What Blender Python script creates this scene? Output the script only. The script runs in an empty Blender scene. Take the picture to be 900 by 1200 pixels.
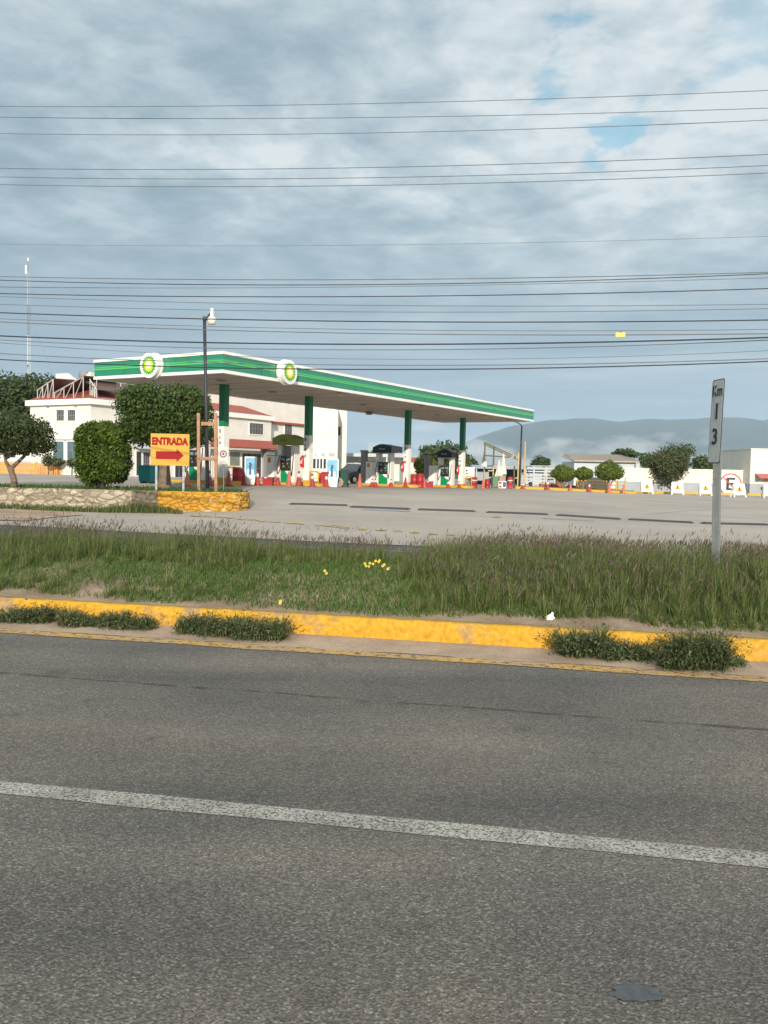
import bpy, math, random
import numpy as np
from mathutils import Vector, Matrix, noise as mnoise
R = math.radians
random.seed(7); rng = np.random.default_rng(7)
sc = bpy.context.scene
COL = sc.collection
# ------------------------------------------------------------------ camera model
F = 1000.0
EYE = Vector((0, 0, 1.67))
PITCH = math.atan(51 / F); ROLL = R(1.18)
fw = Vector((0, math.cos(PITCH), -math.sin(PITCH)))
r0 = Vector((1, 0, 0)); u0 = Vector((0, math.sin(PITCH), math.cos(PITCH)))
rt = r0 * math.cos(ROLL) + u0 * math.sin(ROLL)
up = u0 * math.cos(ROLL) - r0 * math.sin(ROLL)
def ray(x, y): return fw + rt * ((x - 450) / F) + up * ((600 - y) / F)
def P(x, y, D):
    d = ray(x, y); return EYE + d * (D / d.y)
cam = bpy.data.cameras.new('camera'); co = bpy.data.objects.new('camera', cam); COL.objects.link(co)
cam.sensor_fit = 'HORIZONTAL'; cam.sensor_width = 36; cam.lens = 36 * F / 900
cam.clip_start = 0.05; cam.clip_end = 60000
m = Matrix((rt, up, -fw)).transposed().to_4x4(); m.translation = EYE
co.matrix_world = m; sc.camera = co
# ------------------------------------------------------------------ road frame and terrain
T = Vector((0.981, -0.194, 0)); N = Vector((0.194, 0.981, 0))
def rd(s, d, z=0.0): return Vector((T.x * s + N.x * d, T.y * s + N.y * d, z))
def edge_Y(X):          # near edge of the concrete forecourt
    if X < -1: return 18.8 - 0.366 * (X + 1)
    return 18.8 - 0.2 * (X + 1)
_ctl = [(261, 568, 40.1), (360, 570, 45.9), (476, 571, 55.2), (540, 572, 62.1), (620, 573.4, 65.5), (700, 577, 67),
        (757, 579, 70), (793, 580, 70), (826, 581.3, 69), (866, 583, 66.5), (900, 584, 65.5), (50, 557, 66), (100, 557.5, 66),
        (0, 596, 29.2), (100, 599, 28.8), (200, 600, 28.8), (288, 598, 29), (50, 567, 37), (310, 580, 34)]
_pts = [(P(*c).x, P(*c).y, P(*c).z) for c in _ctl]
for xx in (-45, -30, -20, -10, -3, 2, 8, 16, 26, 45): _pts.append((xx, edge_Y(xx), 0.0))
_pts += [(-45, 70, .6), (-45, 110, .6), (-15, 110, .45), (15, 110, .2), (45, 110, .05), (50, 62, 0.0), (45, 40, 0.0), (-8, 85, .5), (-45, 40, .6), (20, 45, .1)]
_A = np.array(_pts)
def _tps(r2): return np.where(r2 > 1e-9, 0.5 * r2 * np.log(np.maximum(r2, 1e-9)), 0)
_n = len(_A); _D2 = ((_A[:, None, :2] - _A[None, :, :2]) ** 2).sum(-1)
_K = np.zeros((_n + 3, _n + 3)); _K[:_n, :_n] = _tps(_D2) + np.eye(_n) * 2.0
_K[:_n, _n] = 1; _K[:_n, _n + 1:] = _A[:, :2]; _K[_n, :_n] = 1; _K[_n + 1:, :_n] = _A[:, :2].T
_W = np.linalg.solve(_K, np.concatenate([_A[:, 2], np.zeros(3)]))
def gz(X, Y):
    e = edge_Y(X)
    if Y <= e: return 0.0
    r2 = (_A[:, 0] - X) ** 2 + (_A[:, 1] - Y) ** 2
    z = float((_W[:_n] * _tps(r2)).sum() + _W[_n] + _W[_n + 1] * X + _W[_n + 2] * Y)
    return max(0.0, z) * min(1, (Y - e) / 1.5) + 0.012
def at(x, D, y=568):
    p = P(x, y, D); return Vector((p.x, p.y, gz(p.x, p.y)))
def G(x, y):
    d = ray(x, y); D = 14.0
    while D < 120:
        p = EYE + d * (D / d.y)
        if p.z < gz(p.x, p.y): break
        D += 0.05
    return Vector((p.x, p.y, gz(p.x, p.y)))
# ------------------------------------------------------------------ materials
def nt(name):
    m = bpy.data.materials.new(name); m.use_nodes = True
    t = m.node_tree; b = t.nodes['Principled BSDF']; return m, t, b
def node(t, k, **kw):
    n = t.nodes.new(k)
    for a, v in kw.items(): setattr(n, a, v)
    return n
MATS = {}
def mat(name, col, rough=.6, var=.15, scale=3.0, metal=0.0, bump=0.0, bscale=30.0, spec=.4, dirt=None):
    if name in MATS: return MATS[name]
    m, t, b = nt(name); L = t.links.new
    tc = node(t, 'ShaderNodeTexCoord')
    n = node(t, 'ShaderNodeTexNoise'); n.inputs['Scale'].default_value = scale; n.inputs['Detail'].default_value = 6; n.inputs['Roughness'].default_value = .65
    L(tc.outputs['Object'], n.inputs['Vector'])
    rp = node(t, 'ShaderNodeValToRGB'); e = rp.color_ramp.elements
    e[0].position = .3; e[1].position = .7
    lo = tuple(max(0, c * (1 - var)) for c in col) if dirt is None else dirt
    e[0].color = (*lo, 1); e[1].color = (*tuple(min(1, c * (1 + var * .6)) for c in col), 1)
    L(n.outputs['Fac'], rp.inputs['Fac']); L(rp.outputs['Color'], b.inputs['Base Color'])
    b.inputs['Roughness'].default_value = rough; b.inputs['Metallic'].default_value = metal; b.inputs['Specular IOR Level'].default_value = spec
    if bump:
        n2 = node(t, 'ShaderNodeTexNoise'); n2.inputs['Scale'].default_value = bscale; n2.inputs['Detail'].default_value = 5
        L(tc.outputs['Object'], n2.inputs['Vector'])
        bp = node(t, 'ShaderNodeBump'); bp.inputs['Strength'].default_value = bump; bp.inputs['Distance'].default_value = .02
        L(n2.outputs['Fac'], bp.inputs['Height']); L(bp.outputs['Normal'], b.inputs['Normal'])
    MATS[name] = m; return m
def leafmat(name, cols, rough=.55, trans=.25):
    if name in MATS: return MATS[name]
    m, t, b = nt(name); L = t.links.new
    g = node(t, 'ShaderNodeNewGeometry'); rp = node(t, 'ShaderNodeValToRGB'); cr = rp.color_ramp
    while len(cr.elements) < len(cols): cr.elements.new(.5)
    for i, c in enumerate(cols):
        cr.elements[i].position = i / (len(cols) - 1); cr.elements[i].color = (*c, 1)
    L(g.outputs['Random Per Island'], rp.inputs['Fac']); L(rp.outputs['Color'], b.inputs['Base Color'])
    b.inputs['Roughness'].default_value = rough; b.inputs['Specular IOR Level'].default_value = .25
    tr = node(t, 'ShaderNodeBsdfTranslucent'); L(rp.outputs['Color'], tr.inputs['Color'])
    mx = node(t, 'ShaderNodeMixShader'); mx.inputs[0].default_value = trans
    L(b.outputs[0], mx.inputs[1]); L(tr.outputs[0], mx.inputs[2]); L(mx.outputs[0], t.nodes['Material Output'].inputs[0])
    MATS[name] = m; return m
WHITE = mat('white_paint', (.78, .77, .73), .5, .06, 2)
WALLW = mat('white_render', (.70, .68, .62), .8, .1, .8, bump=.15)
CREAM = mat('cream_render', (.70, .67, .58), .8, .1, .7, bump=.15)
GREYW = mat('grey_render', (.42, .45, .47), .8, .12, .8)
BLUEW = mat('pale_blue_render', (.46, .52, .56), .8, .1, .8)
TILE = mat('red_roof', (.30, .075, .05), .75, .3, 6, bump=.4, bscale=14)
GREEN = mat('canopy_green', (.02, .21, .12), .22, .08, 2, spec=.7)
GREEN2 = mat('canopy_light_green', (.045, .27, .16), .22, .06, 2, spec=.7)
LIME = mat('lime_stripe', (.10, .55, .10), .35, .05, 3)
DGREEN = mat('column_green', (.008, .19, .085), .4, .08, 2)
SOFF = mat('soffit', (.45, .39, .33), .7, .1, .5)
BLACK = mat('black_plastic', (.02, .021, .022), .4, .2, 8)
DARKG = mat('dark_glass', (.035, .042, .05), .12, .3, 2, spec=.6)
TEALG = mat('teal_glass', (.09, .16, .17), .15, .3, 2, spec=.6)
GALV = mat('galvanised_steel', (.27, .29, .29), .5, .2, 9, metal=.4)
GREY = mat('grey_metal', (.22, .22, .22), .55, .15, 6)
DARKM = mat('dark_metal', (.035, .035, .04), .5, .2, 8)
RED = mat('red_plastic', (.34, .022, .03), .45, .2, 6)
ORANGE = mat('orange_plastic', (.50, .12, .05), .5, .15, 8)
REDO = mat('red_orange_plastic', (.36, .045, .04), .5, .15, 8)
BAND = mat('reflective_band', (.72, .70, .68), .4, .15, 12)
YEL = mat('yellow_paint', (.56, .33, .025), .6, .15, 5)
SIGNY = mat('sign_yellow', (.52, .275, .015), .5, .06, 3)
SIGNR = mat('sign_red', (.27, .005, .005), .8, .06, 3)
TEAL = mat('teal_paint', (.01, .22, .22), .5, .12, 5)
WOOD = mat('bare_timber', (.36, .20, .11), .75, .3, 9, bump=.3, bscale=60)
OLIVE = mat('olive_plastic', (.22, .26, .02), .45, .1, 3)
DKTOP = mat('dark_green_plastic', (.008, .03, .025), .35, .2, 3)
DISPG = mat('dispenser_green', (.0, .23, .08), .4, .06, 3)
BARK = mat('bark', (.20, .15, .11), .9, .35, 9, bump=.6, bscale=25)
BARKD = mat('dark_bark', (.07, .05, .04), .9, .35, 9, bump=.6, bscale=25)
SKYB = mat('poster_blue', (.18, .45, .66), .4, .35, 2.2)
FENCE = mat('orange_timber', (.62, .30, .07), .65, .14, 7)
BROWNR = mat('brown_sheet_roof', (.36, .30, .24), .6, .2, 2)
CABLE = mat('cable_black', (.025, .028, .032), .6, .1, 4)
CABLE2 = mat('cable_grey', (.13, .14, .15), .6, .1, 4)
BINB = mat('bin_green', (.015, .075, .06), .45, .15, 4)
TYRE = mat('rubber', (.03, .029, .028), .85, .2, 20)
TAN = mat('tan_card', (.36, .28, .2), .8, .2, 8)
CARB = mat('car_dark_paint', (.012, .014, .022), .25, .1, 2, spec=.6)
CARW = mat('car_white_paint', (.7, .7, .7), .3, .05, 2, spec=.6)
CHROME = mat('bright_metal', (.6, .6, .6), .25, .1, 4, metal=.9)
CANV = mat('white_canvas', (.60, .60, .56), .85, .15, 4)
SILV = mat('silver_rail', (.52, .54, .54), .4, .15, 5, metal=.5)
BLUEP = mat('blue_plastic', (.03, .10, .25), .4, .15, 5)
SOLAR = mat('panel_underside', (.12, .075, .06), .6, .2, 4)
RKSTEEL = mat('rack_steel', (.55, .53, .5), .5, .1, 6, metal=.2)
INK = mat('black_ink', (.02, .02, .02), .6, .1, 8)
GINK = mat('faded_grey_ink', (.38, .38, .38), .7, .2, 8)
PLATE = mat('sign_plate_grey', (.52, .52, .5), .45, .12, 9)
LAMPG = mat('lamp_glass', (.62, .60, .52), .3, .1, 9)
SCAFF = mat('faded_yellow_steel', (.50, .40, .19), .6, .2, 7)
ORST = mat('orange_sticker', (.6, .2, .03), .5, .2, 14)
# ------------------------------------------------------------------ mesh builder
def basis(rz): c, s = math.cos(rz), math.sin(rz); return Matrix(((c, -s, 0), (s, c, 0), (0, 0, 1)))
class MB:
    def __init__(s): s.v = []; s.f = []; s.mi = []; s.cur = 0
    def face(s, pts):
        i = len(s.v); s.v += [tuple(p) for p in pts]; s.f.append(tuple(range(i, i + len(pts)))); s.mi.append(s.cur)
    def box(s, x0, x1, y0, y1, z0, z1):
        c = [(x0, y0, z0), (x1, y0, z0), (x1, y1, z0), (x0, y1, z0), (x0, y0, z1), (x1, y0, z1), (x1, y1, z1), (x0, y1, z1)]
        s.hexa(c); return s
    def hexa(s, c):
        i = len(s.v); s.v += [tuple(p) for p in c]
        for q in ((3, 2, 1, 0), (4, 5, 6, 7), (0, 1, 5, 4), (1, 2, 6, 5), (2, 3, 7, 6), (3, 0, 4, 7)):
            s.f.append(tuple(i + k for k in q)); s.mi.append(s.cur)
        return s
    def prism(s, poly, vec):          # polygon (3d points) extruded by vec
        n = len(poly); i = len(s.v); vec = Vector(vec)
        s.v += [tuple(p) for p in poly] + [tuple(Vector(p) + vec) for p in poly]
        s.f.append(tuple(i + k for k in range(n))); s.f.append(tuple(i + n + k for k in reversed(range(n)))); s.mi += [s.cur] * 2
        for k in range(n):
            j = (k + 1) % n; s.f.append((i + j, i + k, i + n + k, i + n + j)); s.mi.append(s.cur)
        return s
    def tube(s, path, rad, seg=8, cap=True):
        path = [Vector(p) for p in path]; n = len(path)
        if not hasattr(rad, '__len__'): rad = [rad] * n
        base = len(s.v); a = None
        for k, p in enumerate(path):
            d = (path[min(k + 1, n - 1)] - path[max(k - 1, 0)]).normalized()
            if a is None:
                a = d.orthogonal().normalized()
            else:
                a = (a - d * a.dot(d)).normalized()
            b = d.cross(a)
            for q in range(seg):
                th = 2 * math.pi * q / seg; s.v.append(tuple(p + (a * math.cos(th) + b * math.sin(th)) * rad[k]))
        for k in range(n - 1):
            for q in range(seg):
                q2 = (q + 1) % seg
                s.f.append((base + k * seg + q, base + k * seg + q2, base + (k + 1) * seg + q2, base + (k + 1) * seg + q)); s.mi.append(s.cur)
        if cap:
            s.f.append(tuple(base + q for q in reversed(range(seg)))); s.f.append(tuple(base + (n - 1) * seg + q for q in range(seg))); s.mi += [s.cur] * 2
        return s
    def lathe(s, prof, seg=16, ox=0, oy=0, oz=0, sx=1, sy=1):
        base = len(s.v); n = len(prof)
        for r, z in prof:
            for q in range(seg):
                th = 2 * math.pi * q / seg; s.v.append((ox + sx * r * math.cos(th), oy + sy * r * math.sin(th), oz + z))
        for k in range(n - 1):
            for q in range(seg):
                q2 = (q + 1) % seg
                s.f.append((base + k * seg + q, base + k * seg + q2, base + (k + 1) * seg + q2, base + (k + 1) * seg + q)); s.mi.append(s.cur)
        s.f.append(tuple(base + q for q in reversed(range(seg)))); s.f.append(tuple(base + (n - 1) * seg + q for q in range(seg))); s.mi += [s.cur] * 2
        return s
    def build(s, name, mats, parent=None, smooth=False):
        me = bpy.data.meshes.new(name); me.from_pydata(s.v, [], s.f)
        if not isinstance(mats, (list, tuple)): mats = [mats]
        for mm in mats: me.materials.append(mm)
        me.polygons.foreach_set('material_index', s.mi)
        if smooth: me.polygons.foreach_set('use_smooth', [len(f) < 6 for f in s.f])
        me.update()
        o = bpy.data.objects.new(name, me); COL.objects.link(o)
        if parent: o.parent = parent
        return o
def tag(o, label=None, cat=None, group=None, kind=None):
    if label: o['label'] = label
    if cat: o['category'] = cat
    if group: o['group'] = group
    if kind: o['kind'] = kind
    return o
def thing(name, label, cat, loc=(0, 0, 0), rz=0, group=None):
    o = bpy.data.objects.new(name, None); COL.objects.link(o); o.empty_display_size = .3
    o.location = loc; o.rotation_euler = (0, 0, rz); return tag(o, label, cat, group)
def struct(o): o['kind'] = 'structure'; return o
def copy_tree(o, parent=None):
    c = o.copy(); COL.objects.link(c)
    if parent: c.parent = parent
    for ch in list(o.children): copy_tree(ch, c)
    return c
def text(name, body, size, m, parent, Mx, offset=0.0, sx=1.0, ext=.002):
    cu = bpy.data.curves.new(name, 'FONT'); cu.body = body; cu.size = size; cu.align_x = 'CENTER'; cu.align_y = 'CENTER'
    cu.extrude = ext; cu.offset = offset; cu.resolution_u = 3
    o = bpy.data.objects.new(name + '_tmp', cu); COL.objects.link(o)
    bpy.context.view_layer.update()
    me = bpy.data.meshes.new_from_object(o.evaluated_get(bpy.context.evaluated_depsgraph_get()))
    bpy.data.objects.remove(o); bpy.data.curves.remove(cu)
    me.transform(Mx @ Matrix.Diagonal((sx, 1, 1, 1))); me.materials.clear(); me.materials.append(m); me.name = name
    r = bpy.data.objects.new(name, me); COL.objects.link(r); r.parent = parent; return r
def face_mx(loc, rz=0): return Matrix.Translation(loc) @ Matrix.Rotation(rz, 4, 'Z') @ Matrix.Rotation(R(90), 4, 'X')
def fastmesh(name, V, polys, mats, matidx=None, smooth=False):
    """V (n,3); polys list of (array (k,c)) of equal corner count groups"""
    me = bpy.data.meshes.new(name); me.vertices.add(len(V)); me.vertices.foreach_set('co', np.ascontiguousarray(V, dtype=np.float32).ravel())
    idx = np.concatenate([p.ravel() for p in polys]); cnt = np.concatenate([np.full(len(p), p.shape[1]) for p in polys])
    st = np.concatenate([[0], np.cumsum(cnt)[:-1]])
    me.loops.add(len(idx)); me.loops.foreach_set('vertex_index', idx.astype(np.int32))
    me.polygons.add(len(cnt)); me.polygons.foreach_set('loop_start', st.astype(np.int32)); me.polygons.foreach_set('loop_total', cnt.astype(np.int32))
    if matidx is not None: me.polygons.foreach_set('material_index', matidx.astype(np.int32))
    if smooth: me.polygons.foreach_set('use_smooth', np.ones(len(cnt), dtype=bool))
    for mm in mats: me.materials.append(mm)
    me.update(calc_edges=True); me.validate()
    o = bpy.data.objects.new(name, me); COL.objects.link(o); return o
# ------------------------------------------------------------------ ground, roads
def asphalt(name, base, tint, fine):
    m, t, b = nt(name); L = t.links.new
    tc = node(t, 'ShaderNodeTexCoord'); co_ = tc.outputs['Object']
    v = node(t, 'ShaderNodeTexVoronoi'); v.inputs['Scale'].default_value = fine; v.inputs['Randomness'].default_value = 1; L(co_, v.inputs['Vector'])
    hs = node(t, 'ShaderNodeSeparateColor'); L(v.outputs['Color'], hs.inputs[0])
    rp = node(t, 'ShaderNodeValToRGB'); e = rp.color_ramp.elements
    e[0].position = 0; e[0].color = (*[c * .55 for c in base], 1)
    e[1].position = 1; e[1].color = (*[c * 1.9 for c in base], 1)
    for p, k in ((.18, .68), (.6, .95), (.88, 1.25), (.965, 1.6)):
        q = rp.color_ramp.elements.new(p); q.color = (*[c * k for c in base], 1)
    L(hs.outputs[0], rp.inputs['Fac'])
    n1 = node(t, 'ShaderNodeTexNoise'); n1.inputs['Scale'].default_value = .55; n1.inputs['Detail'].default_value = 4; L(co_, n1.inputs['Vector'])
    mp = node(t, 'ShaderNodeMapping'); mp.inputs['Rotation'].default_value = (0, 0, R(11.2)); mp.inputs['Scale'].default_value = (.12, 1.1, 1); L(co_, mp.inputs['Vector'])
    n2 = node(t, 'ShaderNodeTexNoise'); n2.inputs['Scale'].default_value = 1.0; n2.inputs['Detail'].default_value = 5; L(mp.outputs[0], n2.inputs['Vector'])
    ad = node(t, 'ShaderNodeMath', operation='ADD'); L(n1.outputs['Fac'], ad.inputs[0]); L(n2.outputs['Fac'], ad.inputs[1])
    r2 = node(t, 'ShaderNodeValToRGB'); r2.color_ramp.elements[0].position = .36; r2.color_ramp.elements[1].position = .64
    r2.color_ramp.elements[0].color = (.62, .64, .68, 1); r2.color_ramp.elements[1].color = (*tint, 1)
    hf = node(t, 'ShaderNodeMath', operation='MULTIPLY'); hf.inputs[1].default_value = .5; L(ad.outputs[0], hf.inputs[0]); L(hf.outputs[0], r2.inputs['Fac'])
    mx = node(t, 'ShaderNodeMixRGB', blend_type='MULTIPLY'); mx.inputs[0].default_value = 1; L(rp.outputs['Color'], mx.inputs[1]); L(r2.outputs['Color'], mx.inputs[2])
    # wheel-path polish along the lanes and scattered oil spots
    sx = node(t, 'ShaderNodeSeparateXYZ'); L(co_, sx.inputs[0]); dd = node(t, 'ShaderNodeMath', operation='MULTIPLY'); L(sx.outputs[0], dd.inputs[0]); dd.inputs[1].default_value = .194
    d2 = node(t, 'ShaderNodeMath', operation='MULTIPLY_ADD'); L(sx.outputs[1], d2.inputs[0]); d2.inputs[1].default_value = .981; L(dd.outputs[0], d2.inputs[2])
    cs_ = node(t, 'ShaderNodeMath', operation='MULTIPLY'); L(d2.outputs[0], cs_.inputs[0]); cs_.inputs[1].default_value = 2 * math.pi / 1.75
    cw = node(t, 'ShaderNodeMath', operation='COSINE'); L(cs_.outputs[0], cw.inputs[0]); cm = node(t, 'ShaderNodeMapRange'); L(cw.outputs[0], cm.inputs[0]); cm.inputs[1].default_value = -1; cm.inputs[2].default_value = 1; cm.inputs[3].default_value = .92; cm.inputs[4].default_value = 1.05
    n3 = node(t, 'ShaderNodeTexNoise'); n3.inputs['Scale'].default_value = 2.6; n3.inputs['Detail'].default_value = 3; L(co_, n3.inputs['Vector']); om = node(t, 'ShaderNodeMapRange', interpolation_type='SMOOTHSTEP'); L(n3.outputs['Fac'], om.inputs[0]); om.inputs[1].default_value = .64; om.inputs[2].default_value = .74; om.inputs[3].default_value = 1; om.inputs[4].default_value = .72
    pm_ = node(t, 'ShaderNodeMath', operation='MULTIPLY'); L(cm.outputs[0], pm_.inputs[0]); L(om.outputs[0], pm_.inputs[1]); vm = node(t, 'ShaderNodeVectorMath', operation='SCALE'); L(mx.outputs[0], vm.inputs[0]); L(pm_.outputs[0], vm.inputs['Scale'])
    L(vm.outputs[0], b.inputs['Base Color']); b.inputs['Roughness'].default_value = .85; b.inputs['Specular IOR Level'].default_value = .2
    v2 = node(t, 'ShaderNodeTexVoronoi'); v2.inputs['Scale'].default_value = fine * .8; L(co_, v2.inputs['Vector'])
    bp = node(t, 'ShaderNodeBump'); bp.inputs['Strength'].default_value = .7; bp.inputs['Distance'].default_value = .006
    L(v2.outputs['Distance'], bp.inputs['Height']); L(bp.outputs['Normal'], b.inputs['Normal'])
    return m
ASPH = asphalt('asphalt', (.137, .126, .111), (1.20, 1.14, 1.05), 115)
ASPH2 = asphalt('far_asphalt', (.085, .08, .082), (1.12, 1.1, 1.08), 60)
def patchy(name, a, bcol, scale, lo=.42, hi=.58, rough=.9, bump=.4, fine=60, alpha_noise=None):
    m, t, b = nt(name); L = t.links.new
    tc = node(t, 'ShaderNodeTexCoord'); co_ = tc.outputs['Object']
    n = node(t, 'ShaderNodeTexNoise'); n.inputs['Scale'].default_value = scale; n.inputs['Detail'].default_value = 8; n.inputs['Roughness'].default_value = .65; L(co_, n.inputs['Vector'])
    rp = node(t, 'ShaderNodeValToRGB'); e = rp.color_ramp.elements; e[0].position = lo; e[1].position = hi; e[0].color = (*a, 1); e[1].color = (*bcol, 1)
    L(n.outputs['Fac'], rp.inputs['Fac'])
    f = node(t, 'ShaderNodeTexNoise'); f.inputs['Scale'].default_value = fine; f.inputs['Detail'].default_value = 4; L(co_, f.inputs['Vector'])
    r2 = node(t, 'ShaderNodeValToRGB'); r2.color_ramp.elements[0].position = .3; r2.color_ramp.elements[0].color = (.75, .75, .75, 1); r2.color_ramp.elements[1].position = .7; r2.color_ramp.elements[1].color = (1.2, 1.2, 1.2, 1)
    L(f.outputs['Fac'], r2.inputs['Fac'])
    mx = node(t, 'ShaderNodeMixRGB', blend_type='MULTIPLY'); mx.inputs[0].default_value = 1; L(rp.outputs[0], mx.inputs[1]); L(r2.outputs[0], mx.inputs[2])
    L(mx.outputs[0], b.inputs['Base Color']); b.inputs['Roughness'].default_value = rough; b.inputs['Specular IOR Level'].default_value = .2
    bp = node(t, 'ShaderNodeBump'); bp.inputs['Strength'].default_value = bump; bp.inputs['Distance'].default_value = .01; L(f.outputs['Fac'], bp.inputs['Height']); L(bp.outputs['Normal'], b.inputs['Normal'])
    if alpha_noise:        # worn paint: gaps where the surface below shows
        an = node(t, 'ShaderNodeTexNoise'); an.inputs['Scale'].default_value = alpha_noise[0]; an.inputs['Detail'].default_value = 6; L(co_, an.inputs['Vector'])
        ar = node(t, 'ShaderNodeValToRGB'); ar.color_ramp.elements[0].position = alpha_noise[1]; ar.color_ramp.elements[1].position = alpha_noise[2]
        L(an.outputs['Fac'], ar.inputs['Fac']); L(ar.outputs[0], b.inputs['Alpha'])
    return m
SAND = patchy('sand', (.27, .195, .135), (.37, .28, .20), .9)
SOIL = patchy('soil', (.20, .145, .095), (.30, .22, .15), 1.3)
FIELD = patchy('field', (.05, .075, .025), (.13, .11, .06), .05, fine=2)
CONC = patchy('concrete', (.285, .25, .215), (.365, .32, .275), .22, .35, .65, bump=.15, fine=25)
LINEW = patchy('worn_white_paint', (.25, .235, .205), (.33, .315, .28), 3, alpha_noise=(80, .36, .50))
LINEY = patchy('worn_yellow_paint', (.42, .26, .085), (.36, .245, .13), 2, alpha_noise=(16, .28, .50))
FADEY = patchy('faded_yellow_paint', (.46, .34, .12), (.40, .32, .16), 2, alpha_noise=(6, .40, .56))
KERBY = patchy('kerb_paint', (.30, .20, .10), (.50, .265, .022), 1.9, .36, .47, rough=.7, bump=.5, fine=22)

def strip(name, d0, d1, z, m, s0=-70, s1=70, n=2, wob0=0, wob1=0, seed=0, k_s=0.0):
    mb = MB(); rs = random.Random(seed)
    ss = [s0 + (s1 - s0) * i / n for i in range(n + 1)]
    a = [d0 + k_s * s + wob0 * mnoise.noise((s * 1.3, seed, 0)) + wob0 * .5 * mnoise.noise((s * 5, seed, 3)) for s in ss]
    b = [d1 + k_s * s + wob1 * mnoise.noise((s * 1.3, seed, 7)) + wob1 * .5 * mnoise.noise((s * 5, seed, 9)) for s in ss]
    mb.v = [tuple(rd(s, x, z)) for s, x in zip(ss, a)] + [tuple(rd(s, x, z)) for s, x in zip(ss, b)]
    k = n + 1
    for i in range(n): mb.f.append((i, i + 1, k + i + 1, k + i)); mb.mi.append(0)
    return struct(mb.build(name, m))
g = MB(); g.face([(-8000, -900, -.03), (8000, -900, -.03), (8000, 9000, -.03), (-8000, 9000, -.03)]); struct(g.build('ground', FIELD))
strip('highway', -14, 8.2, 0, ASPH)
strip('carriageway', 13.5, 21, 0.0, ASPH2)
strip('lane_line', 3.797, 3.955, .004, LINEW, s0=-40, s1=40, n=280, wob0=.012, wob1=.012, seed=3, k_s=.018)
strip('road_shoulder_sand', 7.52, 8.16, .004, SAND, -40, 40, 900, .06, 0, 5)
strip('edge_line', 7.32, 7.50, .006, LINEY, -40, 40, 900, .03, .03, 8)
strip('far_edge_line', 16.9, 17.02, .004, LINEW, -40, 40, 100, .01, .01, 4)
strip('tar_seam', 5.92, 5.955, .003, patchy('tar', (.06, .056, .05), (.085, .078, .068), 3, alpha_noise=(5, .40, .62)), -40, 40, 600, .035, .035, 11)
o = MB(); c = P(747, 1165, 2.9); k = 1.67 / (1.67 - c.z); c = EYE + (c - EYE) * k
o.face([(c.x + .085 * math.cos(t) * (1 + .45 * mnoise.noise((math.cos(t) * 1.3, math.sin(t) * 2.2, 1))), c.y + .045 * math.sin(t) * (1 + .4 * mnoise.noise((math.cos(t) * 2, math.sin(t) * 2, 5))), .004) for t in [2 * math.pi * i / 64 for i in range(64)]])
struct(o.build('tar_patch', mat('tar_blue', (.07, .078, .082), .85, .3, 30)))
# kerb with chipped edge
mb = MB(); n = 500
for i in range(n + 1):
    s = -22 + 40 * i / n; j = .010 * mnoise.noise((s * 3, 0, 0)); j2 = .012 * mnoise.noise((s * 6, 5, 0)); j3 = .03 * mnoise.noise((s * .9, 2, 4))
    for d, z in ((8.13 + j, -.02), (8.14 + j, .10 + j3 * .3), (8.155 + j, .175 + j2), (8.19, .19 + j2), (8.29, .19 + j2 * .6), (8.30, .05)): mb.v.append(tuple(rd(s, d, z)))
for i in range(n):
    for k in range(5): mb.f.append((i * 6 + k, (i + 1) * 6 + k, (i + 1) * 6 + k + 1, i * 6 + k + 1)); mb.mi.append(0)
struct(mb.build('kerb', KERBY, smooth=True))
# median soil, gently mounded
def med_z(s, d):
    t = max(0, min(1, (d - 8.28) / 5.2)); return .165 + .16 * math.sin(math.pi * t) + .03 * mnoise.noise((s * .8, d * .8, 2))
mb = MB(); ns, nd = 200, 22
for i in range(ns + 1):
    for j in range(nd + 1):
        s = -30 + 60 * i / ns; d = 8.27 + 5.25 * j / nd; mb.v.append(tuple(rd(s, d, med_z(s, d) if j < nd else 0.0)))
for i in range(ns):
    for j in range(nd): a = i * (nd + 1) + j; mb.f.append((a, a + nd + 1, a + nd + 2, a + 1)); mb.mi.append(0)
struct(mb.build('median_soil', SOIL, smooth=True))
# forecourt concrete following the terrain
mb = MB(); nx, ny = 100, 70
for i in range(nx + 1):
    Xx = -75 + 150 * i / nx
    for j in range(ny + 1):
        v = (j / ny) ** 1.5; e = edge_Y(Xx); Yy = e + (125 - e) * v
        mb.v.append((Xx, Yy, gz(Xx, Yy) if j else .012))
for i in range(nx):
    for j in range(ny): a = i * (ny + 1) + j; mb.f.append((a, a + ny + 1, a + ny + 2, a + 1)); mb.mi.append(0)
struct(mb.build('forecourt', CONC, smooth=True))
def on_ground_patch(name, poly_px, m, dz=.006):
    mb = MB(); mb.face([G(*p) + Vector((0, 0, dz)) for p in poly_px]); return struct(mb.build(name, m))
on_ground_patch('dirt_patch', [(-60, 598), (20, 598), (85, 600), (98, 604), (60, 607), (30, 611), (-60, 609)], SAND, .02)
mb = MB()
for x0, y0, w in ((236, 604.5, 26), (262, 606, 22), (290, 608.5, 26), (316, 611, 26), (344, 613, 24), (380, 616, 22), (395, 617, 12), (403, 618, 11), (425, 620, 10), (446, 621, 11), (466, 622.5, 11), (486, 624, 11), (508, 626, 10), (528, 627, 10), (550, 628, 11), (582, 605.5, 9), (610, 630, 10), (640, 632, 10), (664, 632, 10)):
    h = 2.0 if x0 < 390 else 2.6
    mb.face([G(a, b) + Vector((0, 0, .02)) for a, b in ((x0 - w / 2, y0 - h / 2), (x0 + w / 2, y0 - h / 2 + w * .04), (x0 + w / 2, y0 + h / 2 + w * .04), (x0 - w / 2, y0 + h / 2))])
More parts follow.
